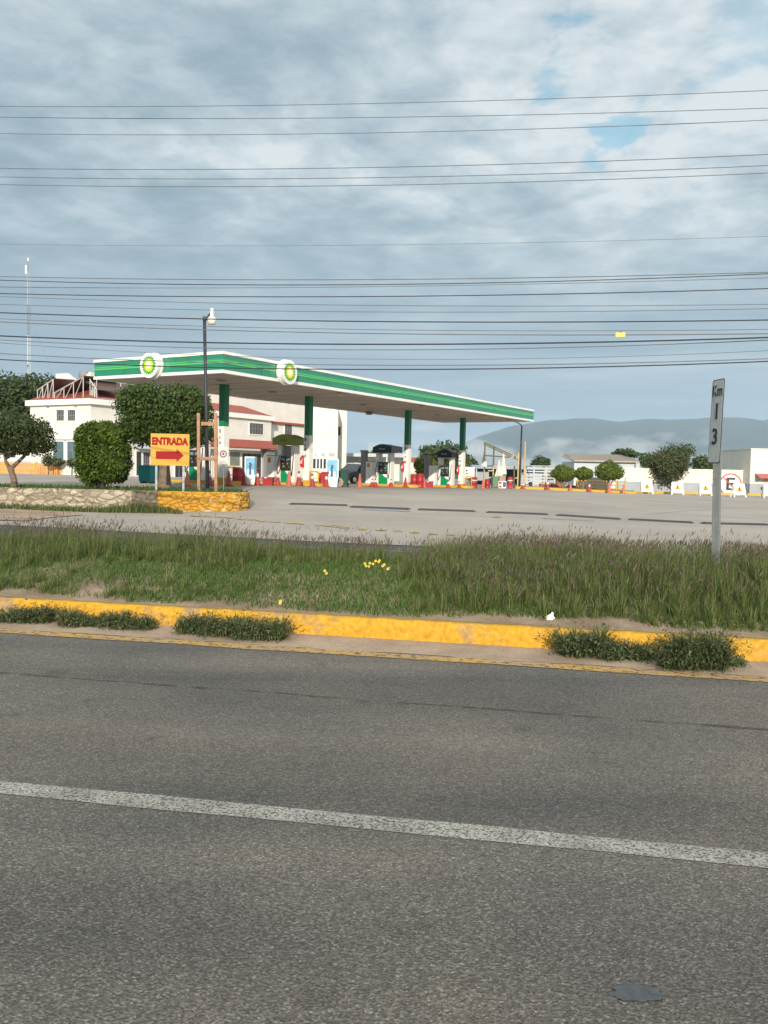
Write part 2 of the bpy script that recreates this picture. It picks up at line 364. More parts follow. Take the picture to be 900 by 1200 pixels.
struct(mb.build('forecourt_markings', FADEY))
mb = MB()
for x0, y0, x1, y1 in ((330, 574, 420, 585), (520, 588, 640, 590), (700, 594, 800, 598), (760, 603, 900, 594)):
    a, b_ = G(x0, y0), G(x1, y1); d = (b_ - a).normalized().cross(Vector((0, 0, 1))) * .02
    for i in range(8):
        p, q = a.lerp(b_, i / 8), a.lerp(b_, (i + 1) / 8); p.z = gz(p.x, p.y) + .012; q.z = gz(q.x, q.y) + .012
        mb.face([p - d, q - d, q + d, p + d])
struct(mb.build('concrete_joints', mat('joint_dark', (.22, .195, .17), .9)))
# rubber speed bumps
BUMPM = mat('bump_rubber', (.055, .048, .048), .8, .25, 12)
lab = ['leftmost black rubber speed bump on the concrete, nearest the yellow planter end', 'black speed bump with a bluish strip lying in front of it, second from planter',
       'black speed bump below the white oil cabinets, third along the row from the planter', 'middle black speed bump of the row across the concrete forecourt',
       'black speed bump just behind the grey spike strip on the concrete', 'black speed bump left of the kilometre post, next to last of row', 'black speed bump passing behind the kilometre post, rightmost of the row']
for (xa, ya, xb, yb), l in zip(((342, 590.8, 405, 592.6), (413, 594.3, 478, 597), (492, 597.5, 555, 599.6), (572, 600.7, 640, 603.2), (655, 604.3, 724, 608.7), (739, 609.2, 810, 613), (825, 613.8, 898, 615.5)), lab):
    a, b_ = G(xa, ya), G(xb, yb); o = thing('speed_bump', l, 'speed bump', (a + b_) / 2, math.atan2(b_.y - a.y, b_.x - a.x), 'rubber speed bumps across the forecourt')
    Lh = (b_ - a).length / 2; tz = (b_.z - a.z) / 2; mb = MB()
    mb.prism([(-Lh, -.19, -.01 - tz), (-Lh, -.08, .05 - tz), (-Lh, .08, .05 - tz), (-Lh, .19, -.01 - tz)], (2 * Lh, 0, 2 * tz)); mb.build('rubber_hump', BUMPM, o)
    mb = MB()
    for k in (-1, 1): mb = MB(); mb.box(k * (Lh + .031) - .03, k * (Lh + .031) + .03, -.15, .15, k * tz - .01, k * tz + .03); mb.build('end_cap', BUMPM, o)
for (xa, ya, xb, yb), l, c in (((636, 608, 696, 611.3), 'grey toothed spike strip lying in front of the black speed bumps', GREY), ((424, 597.5, 481, 600), 'thin bluish strip lying right in front of a black speed bump', mat('strip_blue', (.2, .22, .28), .5))):
    a, b_ = G(xa, ya), G(xb, yb)
    mb = MB(); dd = (b_ - a); nrm = Vector((-dd.y, dd.x, 0)).normalized() * .07
    for i in range(24):
        p, q = a + dd * (i / 24), a + dd * ((i + .7) / 24)
        mb.hexa([p - nrm, q - nrm, q + nrm, p + nrm] + [v + Vector((0, 0, .03)) for v in (p - nrm, q - nrm, q + nrm, p + nrm)])
    p = a - nrm * .4; mb.hexa([p, b_ - nrm * .4, b_ + nrm * .4, a + nrm * .4] + [v + Vector((0, 0, .015)) for v in (p, b_ - nrm * .4, b_ + nrm * .4, a + nrm * .4)])
    tag(mb.build('spike_strip', c), l, 'road strip')
# ------------------------------------------------------------------ vegetation helpers
def blades(pos, h, w, bend, nseg=2, az=None, fan=.25):
    n = len(pos); az = rng.uniform(0, 2 * np.pi, n) if az is None else az
    side = np.stack([np.cos(az + np.pi / 2), np.sin(az + np.pi / 2), np.zeros(n)], 1); d = np.stack([np.cos(az), np.sin(az), np.zeros(n)], 1)
    up_ = np.array([0, 0, 1.0])
    p1 = pos + d * (h * bend * .35)[:, None] + up_ * (h * .55)[:, None]
    p2 = pos + d * (h * bend)[:, None] + up_ * (h * np.sqrt(np.maximum(.15, 1 - bend ** 2 * .7)))[:, None]
    hw = (w / 2)[:, None]
    V = np.stack([pos - side * hw, pos + side * hw, p1 + side * hw * .8, p1 - side * hw * .8, p2], 1).reshape(-1, 3)
    b = np.arange(n)[:, None] * 5
    return V, b + np.array([[0, 1, 2, 3]]), b + np.array([[3, 2, 4]]), p2, d
def leaves(pts, nrm, size, aspect=1.7):
    n = len(pts); a = rng.normal(size=(n, 3)); a -= (a * nrm).sum(1)[:, None] * nrm; a /= np.linalg.norm(a, axis=1)[:, None]
    b = np.cross(nrm, a); s = (size * rng.uniform(.6, 1.35, n))[:, None]
    V = np.stack([pts - a * s * aspect / 2, pts + b * s * .5 - nrm * s * .1, pts + a * s * aspect / 2, pts - b * s * .5 - nrm * s * .1], 1).reshape(-1, 3)
    return V, np.arange(n * 4).reshape(-1, 4)
def crown_pts(blobs, n, lo=.75, hi=1.03, e=1.0, lump=.18, ls=1.2, out=.6, fill=.25):
    wts = np.array([(b[3] * b[4] + b[4] * b[5] + b[3] * b[5]) for b in blobs]); wts = wts / wts.sum()
    allp = []; alln = []
    for b, w in zip(blobs, wts):
        k = max(8, int(n * w)); d = rng.normal(size=(k, 3)); d /= np.linalg.norm(d, axis=1)[:, None]
        dd = np.sign(d) * np.abs(d) ** e; dd /= (np.abs(dd) ** (2 / e)).sum(1)[:, None] ** (e / 2)
        r = rng.uniform(lo, hi, k); f = rng.random(k) < fill; r[f] = rng.uniform(.25, lo, f.sum())
        c = np.array(b[:3]); s = np.array(b[3:6]); q = c + dd * s
        ln = np.array([mnoise.noise(Vector(p * ls)) + .5 * mnoise.noise(Vector(p * ls * 2.7)) for p in q])
        q = c + dd * s * (r * (1 + lump * ln))[:, None]
        nn = dd / s; nn /= np.linalg.norm(nn, axis=1)[:, None]; nn = nn * out + rng.normal(size=(k, 3)) * (1 - out); nn /= np.linalg.norm(nn, axis=1)[:, None]
        allp.append(q); alln.append(nn)
    return np.concatenate(allp), np.concatenate(alln)
LF_FICUS = leafmat('ficus_leaf', [(.018, .040, .009), (.038, .072, .014), (.062, .105, .022), (.105, .14, .032)])
LF_CYP = leafmat('cypress_spray', [(.022, .045, .006), (.05, .095, .010), (.09, .145, .015), (.15, .19, .022)])
LF_DARK = leafmat('dark_leaf', [(.02, .036, .011), (.034, .056, .016), (.055, .082, .022), (.08, .10, .03)])
LF_UMB = leafmat('umbrella_leaf', [(.02, .038, .012), (.038, .060, .018), (.058, .08, .024), (.085, .09, .032)])
LF_TOP = leafmat('topiary_leaf', [(.05, .085, .012), (.085, .135, .018), (.13, .175, .024), (.18, .21, .035)])
LF_FAR = leafmat('far_leaf', [(.03, .055, .02), (.05, .08, .026), (.075, .11, .036), (.11, .14, .046)])
LF_OLIVE = leafmat('olive_leaf', [(.035, .05, .018), (.06, .075, .026), (.09, .10, .04), (.12, .125, .05)])
LF_LIMEY = leafmat('lime_shrub_leaf', [(.06, .085, .01), (.10, .13, .014), (.15, .17, .02), (.2, .19, .03)])
LF_WEED = leafmat('weed_leaf', [(.035, .062, .024), (.058, .09, .034), (.085, .118, .046), (.19, .165, .085)])
def tree(name, label, cat, base, trunk, blobs, n, size, m, bark=BARK, group=None, rz=0, **kw):
    o = thing(name, label, cat, base, rz, group)
    if trunk:
        mb = MB()
        for path, rad in trunk: mb.tube(path, rad, 8)
        mb.build('trunk', bark, o, smooth=True)
    asp = kw.pop('aspect', 1.7)
    p, nn = crown_pts(blobs, n, **kw)
    V, q = leaves(p, nn, size, asp)
    c = fastmesh('crown', V, [q], [m]); c.parent = o
    return o
# ------------------------------------------------------------------ median grass
GRASS = leafmat('grass_blade', [(.05, .09, .02), (.08, .128, .028), (.115, .158, .04), (.16, .175, .065), (.23, .20, .10)], trans=.3)
LAWN = leafmat('lawn_blade', [(.04, .09, .014), (.058, .118, .018), (.08, .145, .024), (.12, .165, .04)], trans=.3)
SEED = leafmat('seed_head', [(.085, .06, .058), (.12, .088, .078), (.165, .125, .10), (.12, .115, .065)], trans=.2)
def height_at(s, d):
    """grass height over the median: low lawn in the middle, dense tall stand on the right"""
    s = s + .198 * d; t = (d - 8.3) / 5.2
    n1 = mnoise.noise((s * .55, d * .55, 4)); n2 = mnoise.noise((s * 1.6, d * 1.6, 9))
    if s > .1:
        front = max(0, min(1, (t - .02 - .05 * n2) / .38)); ramp = min(1, (s - .1 + .3 * n2) / .7)
        h = (.16 + .26 * front + .10 * n1 + .06 * n2) * ramp + .07 * (1 - ramp)
    elif s > -1.75:
        back = max(0, min(1, (t - .45) / .3)); h = .055 + .22 * back + .05 * back * n1
        if s < -1.2 and t < .45: h += .05 + .08 * max(0, n2)
    else:
        back = max(0, min(1, (t - .30) / .35)); h = .115 + .19 * back + .11 * n1 + .13 * max(0, n2 * 1.6)
    return max(.03, h)
def pos_of(s, d, z): return np.stack([T.x * s + N.x * d, T.y * s + N.y * d, z], 1)
def bare(s, d):
    """1 where the soil shows: along the kerb and in a few trodden patches"""
    s = s + .198 * d; t = (d - 8.3) / 5.2; n2 = mnoise.noise((s * 1.1, d * 1.6, 20)) + .5 * mnoise.noise((s * 3.5, d * 3.5, 21))
    lim = .035 if -1.7 < s < .4 else (.075 if s > .4 else .06)
    b = max(0, min(1, (lim + .05 * n2 - t) / .03))
    if s < -1.7: b = max(b, max(0, min(1, (n2 - .28) * 4)) * max(0, min(1, (.25 - t) * 8)), .95 * max(0, 1 - ((s + 3.35) / .45) ** 2 - ((t - .10) / .13) ** 2))
    return b
layers = []
# a) low lawn over everything
N_L = 150000; s_ = rng.uniform(-12, 8, N_L); d_ = 8.28 + 5.2 * rng.random(N_L) ** 1.25
kp_ = np.array([rng.random() > bare(a, b_) for a, b_ in zip(s_, d_)]); s_, d_ = s_[kp_], d_[kp_]
zz = np.array([med_z(a, b_) for a, b_ in zip(s_, d_)]); hv = np.array([.075 + .05 * mnoise.noise((a * .9, b_ * .9, 14)) for a, b_ in zip(s_, d_)]); hv = np.maximum(.035, hv) * rng.uniform(.5, 1.2, len(s_))
V, q, tr_, tip, dr = blades(pos_of(s_, d_, zz), hv, rng.uniform(.005, .010, len(s_)), rng.uniform(.3, .98, len(s_))); layers.append((V, q, tr_, 1))
# b) tussocks
cs = []; 
while len(cs) < 3300:
    s = random.uniform(-12, 8); d = 8.3 + 5.15 * random.random(); t = (d - 8.3) / 5.2; h = height_at(s, d)
    n2 = mnoise.noise((s * 1.3, d * 1.3, 50)); pr = (1.0 if s + .198 * d > .1 else .55 + .4 * n2) if h > .12 else .06
    if random.random() < pr * (1 - bare(s, d)) : cs.append((s, d, h * random.choice((.55, .75, .9, 1.0, 1.15, 1.3))))
cs = np.array(cs); K_ = 34; S_ = np.repeat(cs, K_, 0); n = len(S_); az = rng.uniform(0, 2 * np.pi, n); rr = np.abs(rng.normal(0, 1, n)) * (.025 + .11 * S_[:, 2])
sx_ = S_[:, 0] + np.cos(az) * rr; dx_ = np.minimum(S_[:, 1] + np.sin(az) * rr, 13.45); zz = np.array([med_z(a, b_) for a, b_ in zip(sx_, dx_)])
bend = np.clip(.15 + rr / (.025 + .11 * S_[:, 2]) * .42 + rng.normal(0, .16, n), .05, .98); hb = S_[:, 2] * rng.uniform(.55, 1.15, n)
V, q, tr_, tip, dr = blades(pos_of(sx_, dx_, zz), hb, rng.uniform(.0045, .0095, n), bend, az=az - .195 + rng.normal(0, .35, n)); layers.append((V, q, tr_, 0))
Vs, Q, TRI, MQ, MT, off = [], [], [], [], [], 0
for V, q, tr_, mi in layers: Vs.append(V); Q.append(q + off); TRI.append(tr_ + off); MQ.append(np.full(len(q), mi)); MT.append(np.full(len(tr_), mi)); off += len(V)
o = fastmesh('grass', np.concatenate(Vs), [np.concatenate(Q), np.concatenate(TRI)], [GRASS, LAWN], np.concatenate(MQ + MT)); tag(o, 'green grass and low lawn growing over the median soil', 'grass', kind='stuff')
# tall stalks with seed heads
M_ = 34000; s2 = rng.uniform(-12, 8, M_); d2 = 8.5 + 4.95 * rng.random(M_) ** .8; k2 = np.zeros(M_, bool); h2 = np.zeros(M_); z2 = np.zeros(M_)
for i in range(M_):
    s, d = s2[i], d2[i]; h = height_at(s, d); t = (d - 8.3) / 5.2; cl = mnoise.noise((s * .9, d * .9, 33))
    k2[i] = rng.random() < ((.9 if s + .198 * d > .3 else .55) if h > .22 else .05) * (.55 + 1.0 * cl) * (1 if t > .25 or s + .198 * d > .6 else .3)
    h2[i] = h * .80 + .13 * rng.random() + (.14 if rng.random() < .05 else 0) + (.10 if s + .198 * d < -2 and rng.random() < .15 else 0); z2[i] = med_z(s, d)
s2, d2, h2, z2 = s2[k2], d2[k2], h2[k2], z2[k2]
pos = pos_of(s2, d2, z2); az = rng.normal(-.2, 1.2, len(s2))
V, q, tr_, tip, dr = blades(pos, h2, np.full(len(h2), .004), rng.uniform(.05, .4, len(h2)), az=az)
ax = dr * .55 + np.array([0, 0, 1.0]) + rng.normal(size=tip.shape) * .12; ax /= np.linalg.norm(ax, axis=1)[:, None]
ln = rng.uniform(.045, .095, len(tip))[:, None]; sd = np.cross(ax, rng.normal(size=ax.shape)); sd /= np.linalg.norm(sd, axis=1)[:, None]; sd2 = np.cross(ax, sd); w = rng.uniform(.0035, .0075, len(tip))[:, None]
mid = tip + ax * ln * .35
SV = np.stack([tip - ax * ln * .15, mid + sd * w, tip + ax * ln, mid - sd * w, tip - ax * ln * .15, mid + sd2 * w, tip + ax * ln, mid - sd2 * w], 1).reshape(-1, 3)
SQ = np.arange(len(SV)).reshape(-1, 4) + len(V)
o = fastmesh('tall_grass', np.concatenate([V, SV]), [q, tr_, SQ], [GRASS, SEED], np.concatenate([np.zeros(len(q) + len(tr_)), np.ones(len(SQ))]))
tag(o, 'tall grass stalks with purplish brown seed heads on the median', 'grass', kind='stuff')
# grass along the planter foot
def ground_grass(name, label, pts_px, n, h, m=GRASS, zoff=0, wd=.02):
    xs = []; 
    for _ in range(n):
        x = random.uniform(pts_px[0][0], pts_px[-1][0])
        for (xa, ya, ha), (xb, yb, hb_) in zip(pts_px, pts_px[1:]):
            if xa <= x <= xb: k = (x - xa) / (xb - xa); y = ya + (yb - ya) * k; hw = ha + (hb_ - ha) * k; break
        xs.append((x, y, hw))
    pp = np.array([tuple(G(x, y + random.uniform(-1, 1) * 1.6)) for x, y, w_ in xs]); hs = np.array([w_ for _, _, w_ in xs]) * rng.uniform(.4, 1.2, n)
    V, q, t_, _, _ = blades(pp, hs, np.full(n, wd), rng.uniform(.1, .8, n)); o = fastmesh(name, V, [q, t_], [m]); return tag(o, label, 'grass', kind='stuff')
ground_grass('verge_grass', 'green verge grass along the foot of the stone planter wall', [(-60, 595, .35), (10, 595, .28), (60, 598, .2), (120, 599.5, .22), (165, 600, .42), (190, 600.5, .28), (214, 601.5, .1)], 5200, .2)
# weeds growing out of the kerb joint
def weed(px, py, wpx, hpx, label, n=700):
    d = ray(px, py); p = EYE + d * ((0.0 - EYE.z) / d.z); D = p.y
    n = int(n * 1.5); W = wpx * D / F / 2 * 1.2; H = hpx * D / F * 1.15
    a = rng.uniform(0, 2 * np.pi, n); rr = np.abs(rng.normal(0, .55, n)); nc = 6; cxs = np.linspace(-.72, .72, nc) + rng.normal(0, .1, nc); chs = rng.uniform(.45, 1.1, nc); ci = rng.integers(0, nc, n)
    base = np.stack([p.x + cxs[ci] * W + np.cos(a) * rr * W * .28, p.y + .07 + np.sin(a) * rr * .13, np.full(n, -.005)], 1)
    hgt = H * chs[ci] * np.maximum(.25, 1.0 - .4 * rr ** 2) * rng.uniform(.4, 1.2, n)
    V, q, t_, tip, dr = blades(base, hgt, rng.uniform(.006, .012, n), rng.uniform(.2, .95, n), az=np.arctan2(np.sin(a) * .6, np.cos(a)) + rng.normal(0, .5, n))
    p2 = base + (tip - base) * rng.uniform(.35, 1, n)[:, None]; nn = rng.normal(size=(n, 3)) + np.array([0, -.3, .7]); nn /= np.linalg.norm(nn, axis=1)[:, None]
    LV, lq = leaves(np.repeat(p2, 2, 0) + rng.normal(size=(2 * n, 3)) * .012, np.repeat(nn, 2, 0), np.full(2 * n, .011), 3.2)
    o = fastmesh('weed_clump', np.concatenate([V, LV]), [q, lq + len(V), t_], [LF_WEED]); me = o.data
    me.transform(Matrix.Translation((-p.x, -p.y, 0))); o.location = (p.x, p.y, 0)
    tag(o, label, 'weed', 'weeds growing along the yellow kerb')
weed(28, 730, 56, 21, 'low weed clump on the kerb at the far left edge of the photo', 800)
weed(106, 735, 62, 22, 'weed clump second from the left, against the yellow kerb', 800)
weed(152, 738, 48, 19, 'flat weed third from the left on the kerb, before the bare yellow gap', 550)
weed(229, 743, 44, 27, 'tall spiky weed left of the bushy dark one at the kerb', 700)
weed(264, 746, 46, 24, 'dark weed in the middle of the left kerb cluster', 700)
weed(302, 750, 52, 27, 'dark bushy weed where the bare yellow kerb begins', 800)
weed(684, 770, 42, 36, 'bushy weed under the white litter on the kerb', 800)
weed(734, 774, 54, 22, 'straggly weed lying between two bushier weeds on the kerb', 600)
weed(812, 785, 66, 44, 'largest rounded weed on the kerb near the kilometre post', 1200)
weed(860, 781, 24, 12, 'tiny weed sprout beside the rightmost bare piece of kerb', 200)
# wild flowers and litter
def flower(px, py, D, label, n=7, spread=.06):
    c = P(px, py, D); s = c.x * T.x + c.y * T.y; d = c.x * N.x + c.y * N.y; g0 = med_z(s, d)
    o = thing('wildflower', label, 'flower', (c.x, c.y, g0), 0, 'yellow flowers in the median grass'); st = MB(); pt = MB()
    for i in range(n):
        q = Vector((random.uniform(-1, 1) * spread, random.uniform(-1, 1) * spread * .6, max(.06, c.z - g0) + random.uniform(-.03, .03)))
        st.tube([(q.x * .3, q.y * .3, 0), (q.x * .8, q.y * .8, q.z * .6), q], .003, 4)
        for k in range(6):
            th = k * math.pi / 3 + i; e1 = Vector((math.cos(th), -.35, math.sin(th))) * .015; e2 = Vector((math.cos(th + .5), -.35, math.sin(th + .5))) * .019; e3 = Vector((math.cos(th + 1), -.35, math.sin(th + 1))) * .015
            pt.face([q, q + e1, q + e2, q + e3])
    st.build('stem', LF_WEED, o); pt.build('petals', mat('petal_yellow', (.62, .48, .06), .6, .1, 20), o)
flower(381, 671, 10.4, 'lone yellow wildflower left of the flower cluster', 2, .03)
flower(432, 662, 10.9, 'yellow wildflowers at the left of the cluster in the grass', 4, .05)
flower(441, 659, 10.9, 'middle yellow wildflower of the cluster, standing highest', 4, .05)
flower(453, 664, 10.8, 'yellow wildflowers at the right end of the cluster', 5, .06)
flower(329, 710, 8.9, 'single yellow wildflower near the kerb at the lawn corner', 2, .02)
def litter(px, py, D, sz, label, m, name='litter', flat=1.0):
    import bmesh
    c = P(px, py, D); bm = bmesh.new(); bmesh.ops.create_icosphere(bm, subdivisions=3, radius=1)
    for v in bm.verts:
        k = .75 + .9 * mnoise.noise(v.co * 1.7 + Vector((px, 0, 0))) + .3 * mnoise.noise(v.co * 4.1); v.co = Vector((v.co.x * k * .7, v.co.y * k * .35, (v.co.z * k * .8 + .75) * flat)) * sz * .55
    me = bpy.data.meshes.new(name); bm.to_mesh(me); bm.free(); me.materials.append(m); o = bpy.data.objects.new(name, me); COL.objects.link(o); o.location = c; tag(o, label, 'litter')
litter(645, 731, 8.45, .13, 'crumpled white paper lying on the edge of the tall grass', WHITE, 'crumpled_paper')
litter(750, 783, 7.6, .045, 'small white scrap lying on the sand near the edge line', WHITE, 'paper_scrap', .6)
litter(31, 703, 8.62, .055, 'blue plastic scrap lying behind the kerb at the left', BLUEP, 'plastic_scrap', .35)
# ------------------------------------------------------------------ kilometre post
kb = P(838.5, 700, 10.4); kz = .25
o = thing('kilometre_post', 'tall grey kilometre post sign in the grass at the right', 'road sign', (kb.x, kb.y, kz), 0)
tp = P(842.5, 446, 10.4) - Vector((kb.x, kb.y, kz))
mb = MB(); w = .042; th = R(-52); c, s = math.cos(th), math.sin(th); Q = [Vector((c * a - s * b, s * a + c * b, 0)) for a, b in ((-w, -.02), (w, -.02), (w, .02), (-w, .02))]
mb.hexa([q + Vector((0, 0, -.2)) for q in Q] + [q + tp for q in Q])
fl = [Vector((c * a - s * b, s * a + c * b, 0)) for a, b in ((-w - .002, -.03), (-w + .012, -.03), (-w + .012, .055), (-w - .002, .055))]
mb.hexa([q + Vector((0, 0, -.2)) for q in fl] + [q + tp * .99 for q in fl]); mb.build('post', GALV, o)
zb = P(840, 543, 10.3).z - kz; ztp = P(840, 444, 10.3).z - kz; tilt = (ztp - zb)
pm = Matrix.Translation(Vector((tp.x * .9 - .045, tp.y - .06, (zb + ztp) / 2))) @ Matrix.Rotation(R(1.3), 4, 'Y') @ Matrix.Rotation(R(-85), 4, 'Z')
def plate_poly(hw, hh_, rad, y, n=5):
    pts = []
    for cx, cz, a0 in ((hw - rad, hh_ - rad, 0), (-hw + rad, hh_ - rad, 90), (-hw + rad, -hh_ + rad, 180), (hw - rad, -hh_ + rad, 270)):
        for i in range(n + 1): a = R(a0 + 90 * i / n); pts.append(pm @ Vector((cx + rad * math.cos(a), y, cz + rad * math.sin(a))))
    return pts
hw = .15; hh2 = tilt / 2; nv = pm.to_3x3() @ Vector((0, .006, 0))
mb = MB(); mb.prism(plate_poly(hw, hh2, .03, 0), nv); pl = mb.build('plate', INK, o)
mb = MB(); mb.prism(plate_poly(hw - .012, hh2 - .012, .02, -.002), nv * .3); mb.build('plate_face', PLATE, pl)
text('lettering', 'Km', .19, INK, o, pm @ face_mx((0, -.006, hh2 * .72)), .0, 1.0)
text('numeral', '1', .27, INK, o, pm @ face_mx((0.01, -.006, hh2 * .22)), .004, 1.2)
text('numeral', '3', .27, INK, o, pm @ face_mx((0, -.006, -hh2 * .38)), .004, 1.2)
# ------------------------------------------------------------------ planter with stone wall
TOPZ = .76
pl_path = [P(-140, 590, 29.6), P(-60, 590, 29.4), P(0, 590, 29.2), P(100, 590, 28.9), P(200, 590, 28.7), P(262, 590, 28.6), P(280, 590, 28.75), P(288, 590, 29.1), P(291, 590, 29.7), P(289, 585, 30.6), P(283, 580, 31.4), P(268, 580, 32.0)]
pl_path = [Vector((p.x, p.y, 0)) for p in pl_path]
def resample(path, step):
    out = []; 
    for a, b in zip(path, path[1:]):
        L_ = (b - a).length; n = max(1, int(L_ / step)); out += [a.lerp(b, i / n) for i in range(n)]
    return out + [path[-1]]
def stone_mat(name, joint):
    m, t, b = nt(name); L = t.links.new
    vc = node(t, 'ShaderNodeVertexColor', layer_name='stone'); nz = node(t, 'ShaderNodeTexNoise'); nz.inputs['Scale'].default_value = 18; nz.inputs['Detail'].default_value = 6
    tc = node(t, 'ShaderNodeTexCoord'); L(tc.outputs['Object'], nz.inputs['Vector'])
    r2 = node(t, 'ShaderNodeValToRGB'); r2.color_ramp.elements[0].position = .3; r2.color_ramp.elements[0].color = (.65, .65, .65, 1); r2.color_ramp.elements[1].position = .7; r2.color_ramp.elements[1].color = (1.15, 1.15, 1.15, 1); L(nz.outputs['Fac'], r2.inputs['Fac'])
    mx = node(t, 'ShaderNodeMixRGB', blend_type='MULTIPLY'); mx.inputs[0].default_value = 1; L(vc.outputs[0], mx.inputs[1]); L(r2.outputs[0], mx.inputs[2]); L(mx.outputs[0], b.inputs['Base Color'])
    b.inputs['Roughness'].default_value = .85; b.inputs['Specular IOR Level'].default_value = .2
    return m
pw = thing('stone_planter_wall', 'low rubble stone planter wall with its right end painted yellow', 'wall', (0, 0, 0))
pts = resample(pl_path, .024); ysplit = P(185, 590, 28.7).x
acc = 0; prof = []
for i, p in enumerate(pts):
    if i: acc += (p - pts[i - 1]).length
    a = pts[max(0, i - 1)]; b = pts[min(len(pts) - 1, i + 1)]; t_ = (b - a).normalized(); prof.append((p, Vector((t_.y, -t_.x, 0)), acc))
for which in ('raw', 'painted'):
    V = []; C = []; rows = 40; cols = [q for q in prof if (q[0].x < ysplit + .06) == (which == 'raw') or abs(q[0].x - ysplit) < .08]
    if which == 'raw': cols = [q for q in prof[:len(prof) * 2 // 3] if q[0].x < ysplit + .02]
    else: cols = [q for q in prof if q[0].x >= ysplit or q[2] > 9]
    for p, nr, a in cols:
        for j in range(rows + 1):
            z = -.05 + (TOPZ + .05) * j / rows; q = Vector((a * 3.4 + .3 * mnoise.noise((a * 3, z * 3, 0)), z * 5.6 + .3 * mnoise.noise((a * 3, z * 3, 8)), .0))
            dist, cells = mnoise.voronoi(q); gap = dist[1] - dist[0]; bul = min(1, gap / .22); top = 1.0 if z < TOPZ - .01 else 0
            r_ = mnoise.cell(cells[0] * 7.31); r3 = mnoise.cell(cells[0] * 3.7 + Vector((5, 1, 2)))
            V.append(tuple(p + nr * (.06 * bul * top + .02 * r_ * top) + Vector((0, 0, z))))
            if which == 'raw':
                k = .37 + .09 * r_; cc = (k * 1.05, k * (.92 + .05 * r3), k * .70) if bul > .40 else (.25, .21, .155)
            else:
                low = z < .12 + .10 * mnoise.noise((a * 2.2, 0, 4)) + (.1 if a < cols[0][2] + .8 else 0)
                cc = (.49, .27, .04) if bul > .30 else (.34, .155, .02)
                if low: cc = (.50, .42, .28) if bul > .3 else (.36, .26, .15)
                elif p.x > cols[0][0].x + 2.6: 
                    if mnoise.noise((a * 9, z * 9, 2)) > .34: cc = (.52, .40, .22)
            C.append((*cc, 1))
    nC = len(cols); Fq = [(i * (rows + 1) + j, (i + 1) * (rows + 1) + j, (i + 1) * (rows + 1) + j + 1, i * (rows + 1) + j + 1) for i in range(nC - 1) for j in range(rows)]
    me = bpy.data.meshes.new('stonework'); me.from_pydata(V, [], Fq); ca = me.color_attributes.new('stone', 'FLOAT_COLOR', 'POINT'); ca.data.foreach_set('color', np.array(C, dtype=np.float32).ravel())
    me.materials.append(stone_mat('stone_' + which, 0)); me.polygons.foreach_set('use_smooth', [True] * len(Fq))
    s = bpy.data.objects.new('stonework', me); COL.objects.link(s); s.parent = pw
    s['label'] = 'bare cream rubble stonework' if which == 'raw' else 'rubble stonework painted yellow'
mb = MB(); back = [Vector((p.x, p.y, TOPZ - .03)) for p in pl_path] + [Vector((P(-140, 570, 36).x, 35, TOPZ - .03))]
mb.face(back); mb.build('soil_bed', SOIL, pw)
np_ = 5200; pp = []
while len(pp) < np_:
    x = random.uniform(-130, 284); D = random.uniform(28.9, 32.2); p = P(x, 575, D)
    if x > 262 and D < 29.3: continue
    pp.append((p.x, p.y, TOPZ - .03))
V, q, t_, _, _ = blades(np.array(pp), rng.uniform(.05, .17, np_), np.full(np_, .022), rng.uniform(.1, .8, np_))
tag(fastmesh('planter_grass', V, [q, t_], [LAWN]), 'short green grass on top of the stone planter', 'grass', kind='stuff')
def onpl(x, D): p = P(x, 572, D); return Vector((p.x, p.y, TOPZ - .03))
k = .0305
# left umbrella tree
b = onpl(16, 30.2)
tree('shade_tree', 'flat topped pruned tree with twisted trunk at the left of planter', 'tree', b,
     [([(0, 0, -.1), (.02, 0, .25), (-.06, 0, .5), (-.12, 0, .72)], [.15, .12, .11, .12]), ([(-.12, 0, .65), (.08, .05, .85), (.32, .1, 1.1), (.5, .1, 1.35)], [.09, .07, .06, .05]),
      ([(-.12, 0, .65), (-.25, -.05, .9), (-.32, 0, 1.15), (-.6, 0, 1.5)], [.08, .06, .05, .04]), ([(-.3, 0, 1.0), (-.02, -.1, 1.12), (.1, -.1, 1.3)], [.05, .045, .04])],
     [(-.3, 0, 1.85, 1.6, 1.2, .72), (-.9, .1, 2.05, 1.3, 1.1, .7), (.5, 0, 1.72, .86, .8, .58), (-2.0, .1, 1.9, 1.2, 1.0, .7)], 22000, .062, LF_UMB, BARK, e=.72, lump=.16, ls=1.8, lo=.7)
# cypress bush
b = onpl(120, 30.0)
tree('cypress_bush', 'clipped yellow green cypress bush standing on the planter', 'bush', b, [([(0, 0, -.1), (0, 0, .4)], [.10, .08]), ([(.02, 0, 0), (.12, .05, .5)], [.06, .04])],
     [(0, 0, 1.26, .86, .8, 1.08), (-.06, -.1, 1.55, .76, .7, .80), (.08, .05, 1.05, .84, .75, .8)], 24000, .048, LF_CYP, BARKD, e=.62, lump=.12, ls=2.6, lo=.82, aspect=2.6, out=.45)
